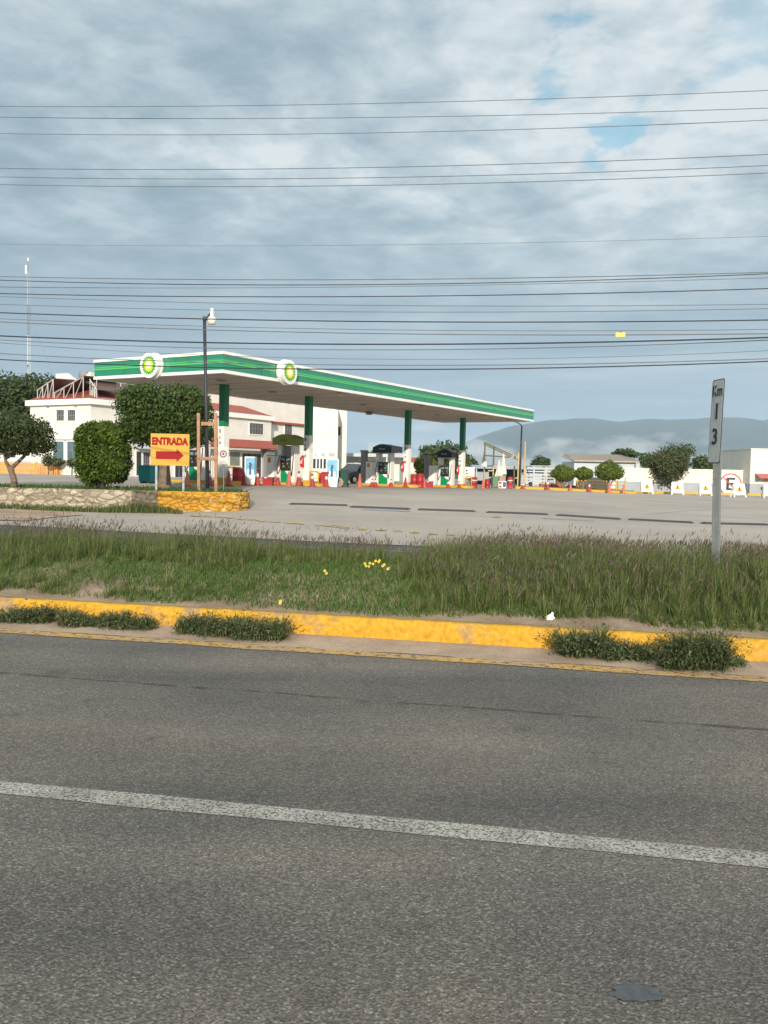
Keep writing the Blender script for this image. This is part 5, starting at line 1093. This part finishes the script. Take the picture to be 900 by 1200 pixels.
# boundary wall with painted sign
D = 75; p = at(764, D, 579); q = P(878.2, 580, D); L_ = q.x - p.x; g0 = min(p.z, gz(q.x, q.y)); o = thing('boundary_wall', 'cream boundary wall with grey base and painted no parking ring', 'wall', (p.x, p.y, g0), 0)
zt_ = P(820, 551, D).z - g0; zm = P(820, 566, D).z - g0
def lw(x, y): v = P(x, y, D); return v.x - p.x, v.z - g0
mb = MB(); mb.box(-3, L_ - .003, 0, .25, -.8, zm); mb.build('base_band', mat('wall_grey', (.33, .36, .38), .8, .12, 1), o)
mb = MB(); mb.box(-3, L_ - .003, .004, .246, zm + .002, zt_); mb.build('upper_wall', CREAM, o)
mb = MB(); mb.box(-3.05, L_ - .003, -.05, .3, zt_ + .002, zt_ + .09); mb.build('coping', CREAM, o)
cx, cz = lw(856, 568); rr = 13.3 * D / F
mb = MB(); mb.v = []; mb.face([(cx + (rr - .02) * math.cos(t), -.008, cz + (rr - .02) * math.sin(t)) for t in [2 * math.pi * i / 32 for i in range(32)]]); dk = mb.build('sign_disc', WHITE, o)
mb = MB(); ring(mb, (cx, cz), rr * .89, rr, -.014, 36); mb.build('ring', mat('painted_red', (.45, .06, .06), .7, .2, 6), o)
text('lettering', 'E', 1.55, mat('painted_black', (.05, .05, .055), .7, .2, 6), o, face_mx((cx - .02, -.014, cz)), .03, 1.2)
mb = MB(); e = Vector((.707, 0, .707)) * .055; a = Vector((cx - rr * .62, -.02, cz + rr * .62)); b_ = Vector((cx + rr * .62, -.02, cz - rr * .62)); mb.face([a - e, b_ - e, b_ + e, a + e]); mb.build('slash', MATS['painted_red'], o)
rs = random.Random(8)
for y, x0, x1 in ((554, 806, 850), (558, 816, 838), (562, 813, 843)):
    mb = MB(); x = x0
    while x < x1 - 1:
        wv = rs.uniform(1.0, 2.2)
        if not (838 < x < 845):
            xa, za_ = lw(x, y - .9); xb, zb_ = lw(x + wv, y + .9); mb.box(xa, xb, -.006, .003, zb_, za_)
        x += wv + rs.choice([.4, .4, 1.2])
    mb.build('faded_lettering', mat('faded_ink', (.52, .52, .53), .8, .2, 6), o)
# hoop rail by the wall
b = at(873, 72.5, 582); o = thing('hoop_rail', 'galvanised hoop rail with rungs at the end of the boundary wall', 'rail', b, R(25)); ht = P(873, 560.5, 72.5).z - b.z; mb = MB()
mb.tube([(-.22, 0, -.1), (-.22, 0, ht - .35)] + [(-.22 * math.cos(t), 0, ht - .35 + .35 * math.sin(t)) for t in [math.pi * i / 8 for i in range(9)]] + [(.22, 0, -.1)], .04, 6); mb.build('hoop', GALV, o, smooth=True)
for z in (.35, .75): mb = MB(); mb.tube([(-.22, 0, z), (.22, 0, z)], .03, 5); mb.build('rung', GALV, o)
# white building at the right edge
D = 73.5; p = P(878.5, 570, D); g0 = gz(p.x, p.y) - .1; o = thing('white_shop', 'tall white block with a small red awning at the right edge', 'building', (p.x, p.y, g0), 0); zt_ = P(880, 526.5, D).z - g0; zm = P(885, 567, D).z - g0
mb = MB(); mb.box(0, 14, 0, 8, zm + .002, zt_); mb.build('wall', CREAM, o); mb = MB(); mb.box(-.004, 14, -.01, 8, -.5, zm); mb.build('base_band', MATS['wall_grey'], o)
mb = MB(); mb.box(-.06, 14.05, -.06, 8.05, zt_ + .002, zt_ + .08); mb.build('coping', CREAM, o)
za_ = P(890, 555, D).z - g0; mb = MB(); mb.prism([(.4, -.004, za_), (.4, -.9, za_ - .28), (.4, -.9, za_ - .40), (.4, -.004, za_ - .08)], (9, 0, 0)); aw = mb.build('awning', mat('awning_red', (.42, .12, .10), .7, .2, 8), o)
mb = MB(); mb.tube([(.6, -.03, za_ - .7), (.6, -.8, za_ - .33)], .03, 5); mb.build('bracket', GREY, o)
mb = MB(); mb.box(1.2, 9, -.03, -.004, zm + .05, za_ - .45); mb.build('shop_window', mat('shutter_pale', (.55, .48, .44), .7, .15, 3), o)
for zz_ in (-.3, -.95):
    mb = MB(); mb.box(.95, 1.5, -.5, -.011, zm + zz_ - .05, zm + zz_ + .05); mb.build('step_bracket', GREY, o)
# sandwich boards
mbs = thing('warning_board', 'x', 'warning board'); zh = 1.0
mb = MB()
for sx in (-1, 1): mb.hexa([(sx * .46 - .04, -.33, 0), (sx * .46 + .04, -.33, 0), (sx * .46 + .04, -.26, 0), (sx * .46 - .04, -.26, 0), (sx * .40 - .04, -.06, zh), (sx * .40 + .04, -.06, zh), (sx * .40 + .04, .0, zh), (sx * .40 - .04, .0, zh)]); mb.hexa([(sx * .46 - .04, .26, 0), (sx * .46 + .04, .26, 0), (sx * .46 + .04, .33, 0), (sx * .46 - .04, .33, 0), (sx * .40 - .04, .0, zh), (sx * .40 + .04, .0, zh), (sx * .40 + .04, .06, zh), (sx * .40 - .04, .06, zh)])
mb.build('legs', WHITE, mbs)
mb = MB(); mb.hexa([(-.43, -.275, .17), (.43, -.275, .17), (.43, -.255, .17), (-.43, -.255, .17), (-.42, -.045, zh + .03), (.42, -.045, zh + .03), (.42, -.025, zh + .03), (-.42, -.025, zh + .03)]); pn = mb.build('panel', WHITE, mbs)
mb = MB(); f_ = lambda x, z: (x, -.275 + (z - .17) * (.23 / .86) - .006, z); mb.face([f_(-.25, .42), f_(.25, .42), f_(0, .86)]); mb.build('warning_triangle', SIGNY, pn)
mb = MB(); f2 = lambda x, z: (x, -.275 + (z - .17) * (.23 / .86) - .012, z); mb.face([f2(-.03, .55), f2(.03, .55), f2(.04, .72), f2(-.04, .72)]); mb.face([f2(-.035, .46), f2(.035, .46), f2(.035, .52), f2(-.035, .52)]); mb.build('exclamation_mark', INK, pn)
mb = MB(); mb.face([f_(-.25, .26), f_(.25, .26), f_(.25, .32), f_(-.25, .32)]); mb.build('caption_bar', GINK, pn)
BL = ['leftmost white warning board, at the warehouse corner', 'white warning board in front of the bushy olive tree', 'white warning board just left of the kilometre post', 'white warning board overlapping the painted no parking ring', 'white warning board cut off by the right edge of the photo']
for i, (x, y, D) in enumerate(((757, 579, 70), (793, 580, 70), (825.5, 581, 69), (865, 583, 66.5), (901, 584.5, 65.5))):
    o = mbs if i == 0 else copy_tree(mbs); o.location = at(x, D, y); o.rotation_euler = (0, 0, R([3, -4, 2, 6, -3][i])); o['label'] = BL[i]; o['group'] = 'white warning boards along the far kerb'; o.scale = (1.02,) * 3
# steel frame structure, folded parasols and bins
b = at(588, 70, 573); o = thing('steel_frame', 'open faded yellow steel frame with a sloping top past the pumps', 'steel frame', b, 0); S = .070
def fz(y): return P(588, y, 70).z - b.z
def fx(x): return (x - 588) * S
for x, yt in ((567, 519), (577.5, 523), (602, 546), (606.5, 530), (614, 517)): mb = MB(); mb.tube([(fx(x), 0, -.1), (fx(x), 0, fz(yt))], .06, 6); mb.build('post', SCAFF, o)
for (xa, ya_), (xb, yb_), yy in (((566, 518.5), (609, 537.5), 0), ((566, 520.5), (609, 539.5), .3), ((567, 534), (603, 536), .15), ((568, 546), (615, 548), .1), ((571, 552), (578, 552), -.1), ((571, 560), (578, 560), -.1), ((602, 561), (614, 556), .1)):
    mb = MB(); mb.tube([(fx(xa), yy, fz(ya_)), (fx(xb), yy, fz(yb_))], .055, 6); mb.build('rail', SCAFF, o)
def parasol(x, D, yt, yb_, label, r=.3):
    b = at(x, D, 572); o = thing('folded_parasol', label, 'parasol', b, 0, 'folded white parasols'); z1 = P(x, yt, D).z - b.z; z0 = P(x, yb_, D).z - b.z
    mb = MB(); mb.tube([(0, 0, 0), (0, 0, z1)], .035, 6); mb.lathe([(.28, 0), (.28, .06), (.08, .1)], 12); mb.build('pole', GALV, o)
    mb = MB(); n = 16; pr = [(r * .95, z0), (r, z0 + .15), (r * .55, (z0 + z1) / 2), (r * .25, z1 - .15), (.04, z1 + .05)]; mb.lathe(pr, n); mb.v = [(x_ * (1 + .3 * (i % 2)), y_ * (1 + .3 * (i % 2)), z_) for i, (x_, y_, z_) in enumerate(mb.v)]; mb.build('canvas', CANV, o)
parasol(566.5, 67.5, 530, 547, 'folded white parasol leaning at the left of the steel frame', .2)
parasol(584, 66.5, 540, 560, 'shorter folded white parasol in the middle of the steel frame', .26)
parasol(589, 67.0, 532, 556, 'taller folded white parasol hanging beside the shorter one', .22)
tub(588.5, 573, 66, .5, .42, 'tan cloth covered box below the folded parasols', TAN); 
o = [ob for ob in COL.objects if ob.name.startswith('plastic_tub')][-1]; o.location.z = o.location.z + .55
bs = at(588.5, 66, 573); o2 = thing('display_crate', 'white and blue crate with red marks under the folded parasols', 'crate', bs, 0); mb = MB(); mb.box(-.33, .33, -.25, .25, 0, .548); bb = mb.build('body', WHITE, o2); mb = MB(); mb.box(.0, .24, -.256, -.251, .08, .48); mb.build('blue_mark', BLUEP, bb); mb = MB(); mb.box(-.3, -.08, -.256, -.251, .05, .2); mb.box(-.3, -.08, -.256, -.251, .33, .5); mb.build('red_mark', RED, bb)
o = thing('green_bin', 'pale green bin between red drum and white blue crate', 'bin', at(579.5, 66, 573), R(10)); mb = MB(); mb.hexa([(-.2, -.2, .05), (.2, -.2, .05), (.2, .2, .05), (-.2, .2, .05), (-.23, -.24, .78), (.23, -.24, .78), (.23, .24, .78), (-.23, .24, .78)]); mb.build('body', mat('pale_green', (.13, .22, .15), .6, .2, 5), o); mb = MB(); mb.hexa([(-.25, -.27, .78), (.25, -.27, .78), (.25, .26, .78), (-.25, .26, .78), (-.22, -.2, .88), (.22, -.2, .88), (.22, .22, .9), (-.22, .22, .9)]); mb.build('lid', mat('pale_green', (.13, .22, .15)), o)
# white sign box by the last column
o = thing('white_sign_box', 'white box sign on short legs right of the rightmost column', 'sign', at(550, 64.5, 572), R(-12)); mb = MB(); mb.box(-.36, .36, -.06, .06, .72, 1.55); bb = mb.build('panel', WHITE, o); mb = MB(); mb.box(-.3, -.16, -.066, -.061, 1.2, 1.32); mb.box(-.3, -.12, -.066, -.061, 1.0, 1.08); mb.box(-.26, -.1, -.066, -.061, .84, .9); mb.build('dark_marks', INK, bb)
for x in (-.3, .3): mb = MB(); mb.box(x - .03, x + .03, -.03, .03, -.05, .718); mb.build('leg', GALV, o)
# blue open shed and cattle rack
p = P(556, 570, 84); g0 = gz(p.x, p.y); o = thing('open_shed', 'low open shed with blue sheet walls behind the steel frame', 'shed', (p.x, p.y, g0), R(-2)); S = .084; zt_ = P(590, 548, 84).z - g0
mb = MB(); mb.hexa([(-.2, -.8, zt_ - .14), (6.9, -.8, zt_ - .14), (6.9, 4, zt_ + .1), (-.2, 4, zt_ + .1), (-.2, -.8, zt_), (6.9, -.8, zt_), (6.9, 4, zt_ + .24), (-.2, 4, zt_ + .24)]); mb.build('roof', mat('shed_roof_blue', (.25, .32, .40), .6, .15, 3), o)
mb = MB(); mb.box(0, 6.8, 3.6, 3.8, -.3, zt_ + .05); mb.build('back_wall', mat('shed_back', (.10, .12, .14), .8, .2, 2), o)
mb = MB(); mb.box(4.6, 6.8, .2, .3, 1.1, zt_ - .35); mb.build('side_panel', mat('sheet_blue', (.16, .30, .42), .6, .15, 3), o); mb = MB(); mb.box(4.6, 6.8, .15, .35, -.3, 1.05); mb.build('low_wall', GREYW, o); mb = MB(); mb.box(.0, 1.4, .15, .35, .4, zt_ - .4); mb.build('side_panel', mat('sheet_grey', (.3, .33, .36), .6, .15, 3), o)
for x in (.1, 2.2, 4.4, 6.7): mb = MB(); mb.box(x - .06, x + .06, -.7, -.58, -.3, zt_ - .141); mb.build('post', GREYW, o)
b = at(637, 74, 573); o = thing('cattle_rack', 'silver slatted cattle rack trailer left of the round trees', 'trailer', b, R(6))
for z in (.35, .62, .89, 1.16, 1.43, 1.72): mb = MB(); mb.box(-.95, .95, -.04, .0, z, z + .11); mb.box(-.95, .95, 2.6, 2.64, z, z + .11); mb.build('slat', SILV, o)
for x, y in ((-.93, -.1), (.2, -.1), (.93, -.1), (-.93, 2.6), (.93, 2.6)): mb = MB(); mb.box(x - .06, x + .06, y, y + .055, .0, 1.95); mb.build('post', SILV, o)
mb = MB(); mb.tube([(-1.2, -.1, 1.95), (1.0, -.1, 1.95)], .05, 6); mb.tube([(-.9, 0, 1.95), (-.9, 2.6, 1.95)], .05, 6); mb.tube([(.93, 0, 1.95), (.93, 2.6, 1.95)], .05, 6); mb.build('top_rail', SILV, o)
mb = MB(); mb.box(-.95, .95, 0, 2.6, .28, .34); mb.build('floor', GREY, o)
for sx in (-1, 1): mb = MB(); mb.lathe([(.1, -.08), (.28, -.08), (.28, .08), (.1, .08)], 14); mb.v = [(z + sx * .8, x + 1.3, y + .28) for x, y, z in mb.v]; mb.build('wheel', TYRE, o)
# far lamp post
b = at(608.5, 66.8, 573); tp = P(611.5, 499.5, 66.8) - b; o = thing('street_lamp', 'far dark lamp post with a curved arm right of the canopy end', 'street lamp', b)
mb = MB(); mb.tube([(0, 0, -.1), tp * .5, tp], [.09, .075, .06], 8); mb.build('pole', DARKM, o, smooth=True)
mb = MB(); mb.tube([tp, tp + Vector((-.12, 0, .14)), tp + Vector((-.38, 0, .30)), tp + Vector((-.62, 0, .36))], .04, 6); mb.build('arm', DARKM, o)
h = tp + Vector((-.75, 0, .34)); mb = MB(); mb.hexa([(h.x - .2, -.09, h.z), (h.x + .18, -.09, h.z - .02), (h.x + .18, .09, h.z - .02), (h.x - .2, .09, h.z), (h.x - .14, -.06, h.z + .09), (h.x + .18, -.06, h.z + .09), (h.x + .18, .06, h.z + .09), (h.x - .14, .06, h.z + .09)]); mb.build('lamp_head', GREY, o)
# ------------------------------------------------------------------ overhead lines
W_ = [((124.6, 121, 106), 21, .0085, 1), ((137.3, 137.5, 126.7), 21.4, .0085, 1), ((156.5, 155.5, 140.7), 21.8, .0085, 1), ((197.3, 196, 181), 19, .0085, 1), ((207.3, 208, 194), 19.4, .0085, 1), ((216.3, 217, 202.7), 19.8, .0085, 1),
      ((324, 327.5, 319), 17, .0085, 1), ((328.3, 333.4, 320.8), 17.2, .0085, 0), ((336.3, 335.8, 325.5), 17.4, .006, 1), ((344, 347.4, 338.2), 17.1, .0095, 0), ((347.5, 358, 356.5), 16.8, .0065, 1), ((356.5, 365.6, 361.7), 16.6, .0065, 1),
      ((366.4, 376.9, 375), 16.7, .0115, 0), ((373.5, 386.5, 386), 16.9, .0065, 1), ((377.2, 391, 391), 16.5, .0095, 1), ((393.6, 403.5, 395.5), 16.3, .014, 0), ((398.3, 410, 398.6), 16.4, .008, 1), ((401.8, 421, 411), 16.6, .005, 1), ((414.3, 428, 420.3), 16.2, .008, 1), ((421.3, 433, 423.5), 16.1, .011, 0), ((286, 287, 277), 23, .005, 1)]
WL = ['topmost thin cable of all, crossing the upper sky', 'second thin cable from the top of the sky', 'third thin cable from the top, lowest of the upper three', 'highest of the middle three cables under the upper three', 'middle one of the middle three cables', 'lowest of the middle three cables',
      'highest cable of the lower bundle above the canopy', 'second cable from the top of the lower bundle', 'third cable of the lower bundle, thin and pale', 'fourth cable from the top of the lower bundle', 'fifth cable of the lower bundle, thin', 'sixth cable of the lower bundle, thin',
      'bold dark cable crossing just below the lamp head at the left', 'thin cable right under the bold one below the lamp head', 'cable of the lower bundle that carries the yellow marker', 'thickest cable of all, just under the yellow marker', 'thin cable just below the thickest one', 'faintest thin cable between the thickest one and canopy', 'second lowest cable, crossing the canopy emblems', 'lowest cable of all, crossing the canopy emblems', 'barely visible single cable between middle three and lower bundle']
for (ys, d, r_, gm), lb in zip(W_, WL):
    pts = []
    for x, y in zip((0, 450, 900), ys):
        dr = ray(x, y); t_ = (d - (EYE.x * N.x + EYE.y * N.y)) / (dr.x * N.x + dr.y * N.y); q = EYE + dr * t_; pts.append((q.x * T.x + q.y * T.y, q.z))
    c = np.polyfit([p[0] for p in pts], [p[1] for p in pts], 2); c[0] = min(max(c[0], .0), .02) if False else c[0]
    ss = np.linspace(-26, 26, 53); vp = np.polyval(c, ss); mb = MB(); mb.tube([rd(s, d, z) for s, z in zip(ss, vp)], r_, 5)
    o = mb.build('overhead_cable', CABLE2 if gm else CABLE, smooth=True); tag(o, lb, 'cable', 'overhead cables along the road')
dr = ray(727, 392.3); t_ = 16.45 / (dr.x * N.x + dr.y * N.y); q = EYE + dr * t_; o = thing('cable_marker', 'small yellow marker plate clipped on a lower cable', 'cable marker', q, R(-11)); mb = MB(); mb.box(-.085, .085, -.012, .012, -.04, .04); mb.build('plate', mat('marker_yellow', (.75, .55, .08), .5, .1, 20), o); mb = MB(); mb.box(-.03, .03, -.006, .03, .041, .055); mb.build('clip', DARKM, o)
# ------------------------------------------------------------------ hills, fog bank, haze
def hills(name, D, prof, m, depth=1500, jag=8, seed=0):
    mb = MB(); xs = [p[0] for p in prof]; n = 160; rows = 12; bx = []
    for i in range(n + 1):
        x = xs[0] + (xs[-1] - xs[0]) * i / n; y = float(np.interp(x, xs, [p[1] for p in prof])); q = P(x, y, D); z = q.z + jag * mnoise.fractal((x * .02, seed, 0), 1, 2, 5); bx.append((q.x, z))
    for j in range(rows + 1):
        f = j / rows
        for i, (x, z) in enumerate(bx):
            rid = mnoise.fractal((x * .0022, f * 3, seed), 1, 2, 5); zz_ = z * math.sin(math.pi / 2 * min(1, f * 1.0)) ** 1.1 * (1 + .12 * rid * (1 - f)) if j < rows else z
            mb.v.append((x + 120 * rid * (1 - f), D - depth * (1 - f) + 150 * rid * (1 - f), zz_ if j else -5))
    base = len(mb.v)
    for x, z in bx: mb.v.append((x, D + depth * .6, -5))
    k_ = n + 1
    for j in range(rows + 1):
        for i in range(n): mb.f.append((j * k_ + i, j * k_ + i + 1, (j + 1) * k_ + i + 1, (j + 1) * k_ + i)); mb.mi.append(0)
    return struct(mb.build(name, m, smooth=True))
HILLM = mat('hill_forest', (.028, .046, .038), .95, .4, .004)
hills('hills', 6000, [(380, 556), (470, 548), (520, 530), (555, 514), (575, 507), (600, 499), (615, 497), (640, 493.5), (672, 490.5), (690, 490.5), (722, 495), (755, 491), (790, 492), (830, 489.5), (860, 490), (890, 493), (940, 486), (1000, 492), (1120, 520)], HILLM, seed=1)
def fog(name, label):
    x0, x1 = P(430, 530, 4300).x, P(960, 530, 4300).x; mb = MB(); mb.box(x0, x1, 4000, 4700, 5, 330); o = mb.build(name, [])
    m = bpy.data.materials.new(name); m.use_nodes = True; t = m.node_tree; L = t.links.new; t.nodes.remove(t.nodes['Principled BSDF']); v = t.nodes.new('ShaderNodeVolumePrincipled'); v.inputs['Color'].default_value = (.95, .95, .96, 1); v.inputs['Anisotropy'].default_value = .1
    tc = node(t, 'ShaderNodeTexCoord'); n = node(t, 'ShaderNodeTexNoise'); mp = node(t, 'ShaderNodeMapping'); mp.inputs['Scale'].default_value = (.0034, .0022, .0075); L(tc.outputs['Object'], mp.inputs['Vector']); L(mp.outputs[0], n.inputs['Vector']); n.inputs['Scale'].default_value = 1.0; n.inputs['Detail'].default_value = 6; n.inputs['Roughness'].default_value = .55
    sp = node(t, 'ShaderNodeSeparateXYZ'); L(tc.outputs['Object'], sp.inputs[0]); hr = node(t, 'ShaderNodeMapRange'); L(sp.outputs[2], hr.inputs[0]); hr.inputs[1].default_value = 40; hr.inputs[2].default_value = 320; hr.inputs[3].default_value = .40; hr.inputs[4].default_value = .76
    sb = node(t, 'ShaderNodeMath', operation='SUBTRACT'); L(n.outputs['Fac'], sb.inputs[0]); L(hr.outputs[0], sb.inputs[1]); ml = node(t, 'ShaderNodeMapRange', interpolation_type='SMOOTHSTEP'); L(sb.outputs[0], ml.inputs[0]); ml.inputs[1].default_value = 0; ml.inputs[2].default_value = .12; ml.inputs[3].default_value = 0; ml.inputs[4].default_value = .0030
    L(ml.outputs[0], v.inputs['Density']); L(v.outputs[0], t.nodes['Material Output'].inputs['Volume']); o.data.materials.append(m); return tag(o, label, 'fog', kind='stuff')
FOG = True
if FOG: fog('fog_bank', 'low white fog bank lying in front of the distant hills')
HAZE = 1.05e-4
if HAZE:
    mb = MB(); mb.box(-8100, 8100, -1000, 9100, -1.03, 560); o = mb.build('haze', [])
    m = bpy.data.materials.new('haze_air'); m.use_nodes = True; t = m.node_tree; t.nodes.remove(t.nodes['Principled BSDF']); v = t.nodes.new('ShaderNodeVolumePrincipled'); v.inputs['Color'].default_value = (.62, .78, .96, 1); v.inputs['Density'].default_value = HAZE; v.inputs['Anisotropy'].default_value = 0.0
    t.links.new(v.outputs[0], t.nodes['Material Output'].inputs['Volume']); o.data.materials.append(m); tag(o, 'pale air between the road and the hills', 'haze', kind='stuff')
# ------------------------------------------------------------------ sky and sun
SUN_EL, AZ = 19.0, (-.01, -1.0)      # direction towards the sun (behind the camera, to the left)
w = bpy.data.worlds.new('World'); sc.world = w; w.use_nodes = True; t = w.node_tree; L = t.links.new; t.nodes.clear()
out = node(t, 'ShaderNodeOutputWorld'); sky = node(t, 'ShaderNodeTexSky', sky_type='NISHITA'); sky.sun_disc = False
sky.sun_elevation = R(SUN_EL); sky.sun_rotation = math.atan2(AZ[0], AZ[1]); sky.air_density = 1.0; sky.dust_density = .6; sky.ozone_density = 1.2
bg1 = node(t, 'ShaderNodeBackground'); bg1.inputs['Strength'].default_value = .15; tint = node(t, 'ShaderNodeMixRGB', blend_type='MULTIPLY'); tint.inputs[0].default_value = 1; tint.inputs[2].default_value = (.66, 1.0, .88, 1); L(sky.outputs[0], tint.inputs[1]); L(tint.outputs[0], bg1.inputs[0])
tc = node(t, 'ShaderNodeTexCoord'); sx = node(t, 'ShaderNodeSeparateXYZ'); L(tc.outputs['Generated'], sx.inputs[0])
def mth(op, a, b_=None, c=None):
    n = node(t, 'ShaderNodeMath', operation=op)
    for i, v in enumerate((a, b_, c)):
        if v is None: continue
        if isinstance(v, (int, float)): n.inputs[i].default_value = v
        else: L(v, n.inputs[i])
    return n.outputs[0]
zc = mth('ADD', mth('MAXIMUM', sx.outputs[2], 0.0), .13)
cx_ = mth('DIVIDE', sx.outputs[0], zc); cy_ = mth('DIVIDE', sx.outputs[1], zc)
cb = node(t, 'ShaderNodeCombineXYZ'); L(cx_, cb.inputs[0]); L(cy_, cb.inputs[1])
def nz(scale, det, rough, dist, off):
    mp = node(t, 'ShaderNodeMapping'); mp.inputs['Location'].default_value = off; L(cb.outputs[0], mp.inputs['Vector'])
    n = node(t, 'ShaderNodeTexNoise'); n.inputs['Scale'].default_value = scale; n.inputs['Detail'].default_value = det; n.inputs['Roughness'].default_value = rough; n.inputs['Distortion'].default_value = dist; L(mp.outputs[0], n.inputs['Vector']); return n.outputs['Fac']
nA = nz(1.5, 10, .58, .3, (3.1, 1.7, 0)); nB = nz(5.6, 9, .58, .2, (7.3, 2.2, 4)); nC = nz(.55, 3, .5, 0, (1.0, 5.0, 2))
# blue gaps: two holes in the cloud sheet, broken up by the cloud noise
def hole(px, py, r_, str_=1.0, ax=1.0):
    d = ray(px, py).normalized(); dx = mth('SUBTRACT', sx.outputs[0], d.x); dz = mth('SUBTRACT', sx.outputs[2], d.z)
    dd = mth('SQRT', mth('ADD', mth('MULTIPLY', dx, dx), mth('MULTIPLY', mth('MULTIPLY', dz, dz), ax)))
    dn = mth('ADD', dd, mth('MULTIPLY', mth('SUBTRACT', nB, .5), .24)); mr = node(t, 'ShaderNodeMapRange', interpolation_type='SMOOTHSTEP'); L(dn, mr.inputs[0]); mr.inputs[1].default_value = r_ * .1; mr.inputs[2].default_value = r_; mr.inputs[3].default_value = str_; mr.inputs[4].default_value = 0; return mr.outputs[0]
gap = mth('MAXIMUM', mth('MAXIMUM', hole(655, 74, .046, .8), hole(716, 157, .028, .6)), mth('MAXIMUM', hole(880, 40, .05, .35), hole(642, 95, .036, .6)))
mixn = mth('ADD', mth('MULTIPLY', nA, .48), mth('MULTIPLY', nB, .52))
# streaky layers close to the horizon
st = node(t, 'ShaderNodeMapping'); st.inputs['Scale'].default_value = (2.2, 2.2, 26); L(tc.outputs['Generated'], st.inputs['Vector'])
ns_ = node(t, 'ShaderNodeTexNoise'); ns_.inputs['Scale'].default_value = 1.6; ns_.inputs['Detail'].default_value = 6; L(st.outputs[0], ns_.inputs['Vector'])
low = node(t, 'ShaderNodeMapRange', interpolation_type='SMOOTHSTEP'); L(sx.outputs[2], low.inputs[0]); low.inputs[1].default_value = .10; low.inputs[2].default_value = .32; low.inputs[3].default_value = 1; low.inputs[4].default_value = 0
mm = node(t, 'ShaderNodeMix', data_type='FLOAT'); L(low.outputs[0], mm.inputs[0]); L(mixn, mm.inputs[2]); L(mth('ADD', mth('MULTIPLY', ns_.outputs['Fac'], .42), .235), mm.inputs[3])
# brighter towards the upper right, where the sheet is thinner
br = mth('ADD', mm.outputs[0], mth('ADD', mth('MULTIPLY', sx.outputs[0], .12), mth('MULTIPLY', mth('SUBTRACT', sx.outputs[2], .28), .22)))
br = mth('ADD', mth('MULTIPLY', mth('SUBTRACT', br, .5), 1.4), .545); rp = node(t, 'ShaderNodeValToRGB'); cr = rp.color_ramp; cr.elements[0].position = .33; cr.elements[0].color = (.225, .305, .365, 1); cr.elements[1].position = .72; cr.elements[1].color = (.60, .65, .67, 1)
for p_, c_ in ((.42, (.265, .35, .41, 1)), (.50, (.325, .41, .465, 1)), (.60, (.43, .505, .55, 1))): q = cr.elements.new(p_); q.color = c_
L(br, rp.inputs['Fac']); bg2 = node(t, 'ShaderNodeBackground'); bg2.inputs['Strength'].default_value = 1.0; zen = node(t, 'ShaderNodeMapRange', interpolation_type='SMOOTHSTEP'); L(sx.outputs[2], zen.inputs[0]); zen.inputs[1].default_value = .50; zen.inputs[2].default_value = .85; zen.inputs[3].default_value = 1.0; zen.inputs[4].default_value = 1.9
L(zen.outputs[0], bg2.inputs['Strength']); L(rp.outputs[0], bg2.inputs[0])
ms = node(t, 'ShaderNodeMixShader'); L(gap, ms.inputs[0]); L(bg2.outputs[0], ms.inputs[1]); L(bg1.outputs[0], ms.inputs[2]); L(ms.outputs[0], out.inputs[0])
sl = bpy.data.lights.new('sun', 'SUN'); sl.energy = 4.6; sl.angle = R(.53); sl.color = (1.0, .90, .76); so_ = bpy.data.objects.new('sun', sl); COL.objects.link(so_)
dv = Vector((AZ[0], AZ[1], 0)).normalized() * math.cos(R(SUN_EL)) + Vector((0, 0, math.sin(R(SUN_EL)))); so_.rotation_euler = dv.to_track_quat('Z', 'Y').to_euler(); so_.location = dv * 50
sc.view_settings.view_transform = 'Standard'; sc.view_settings.look = 'None'; sc.view_settings.exposure = 0.32; sc.view_settings.gamma = 1.0
sc.cycles.max_bounces = 6; sc.cycles.volume_bounces = 1; sc.cycles.transparent_max_bounces = 12
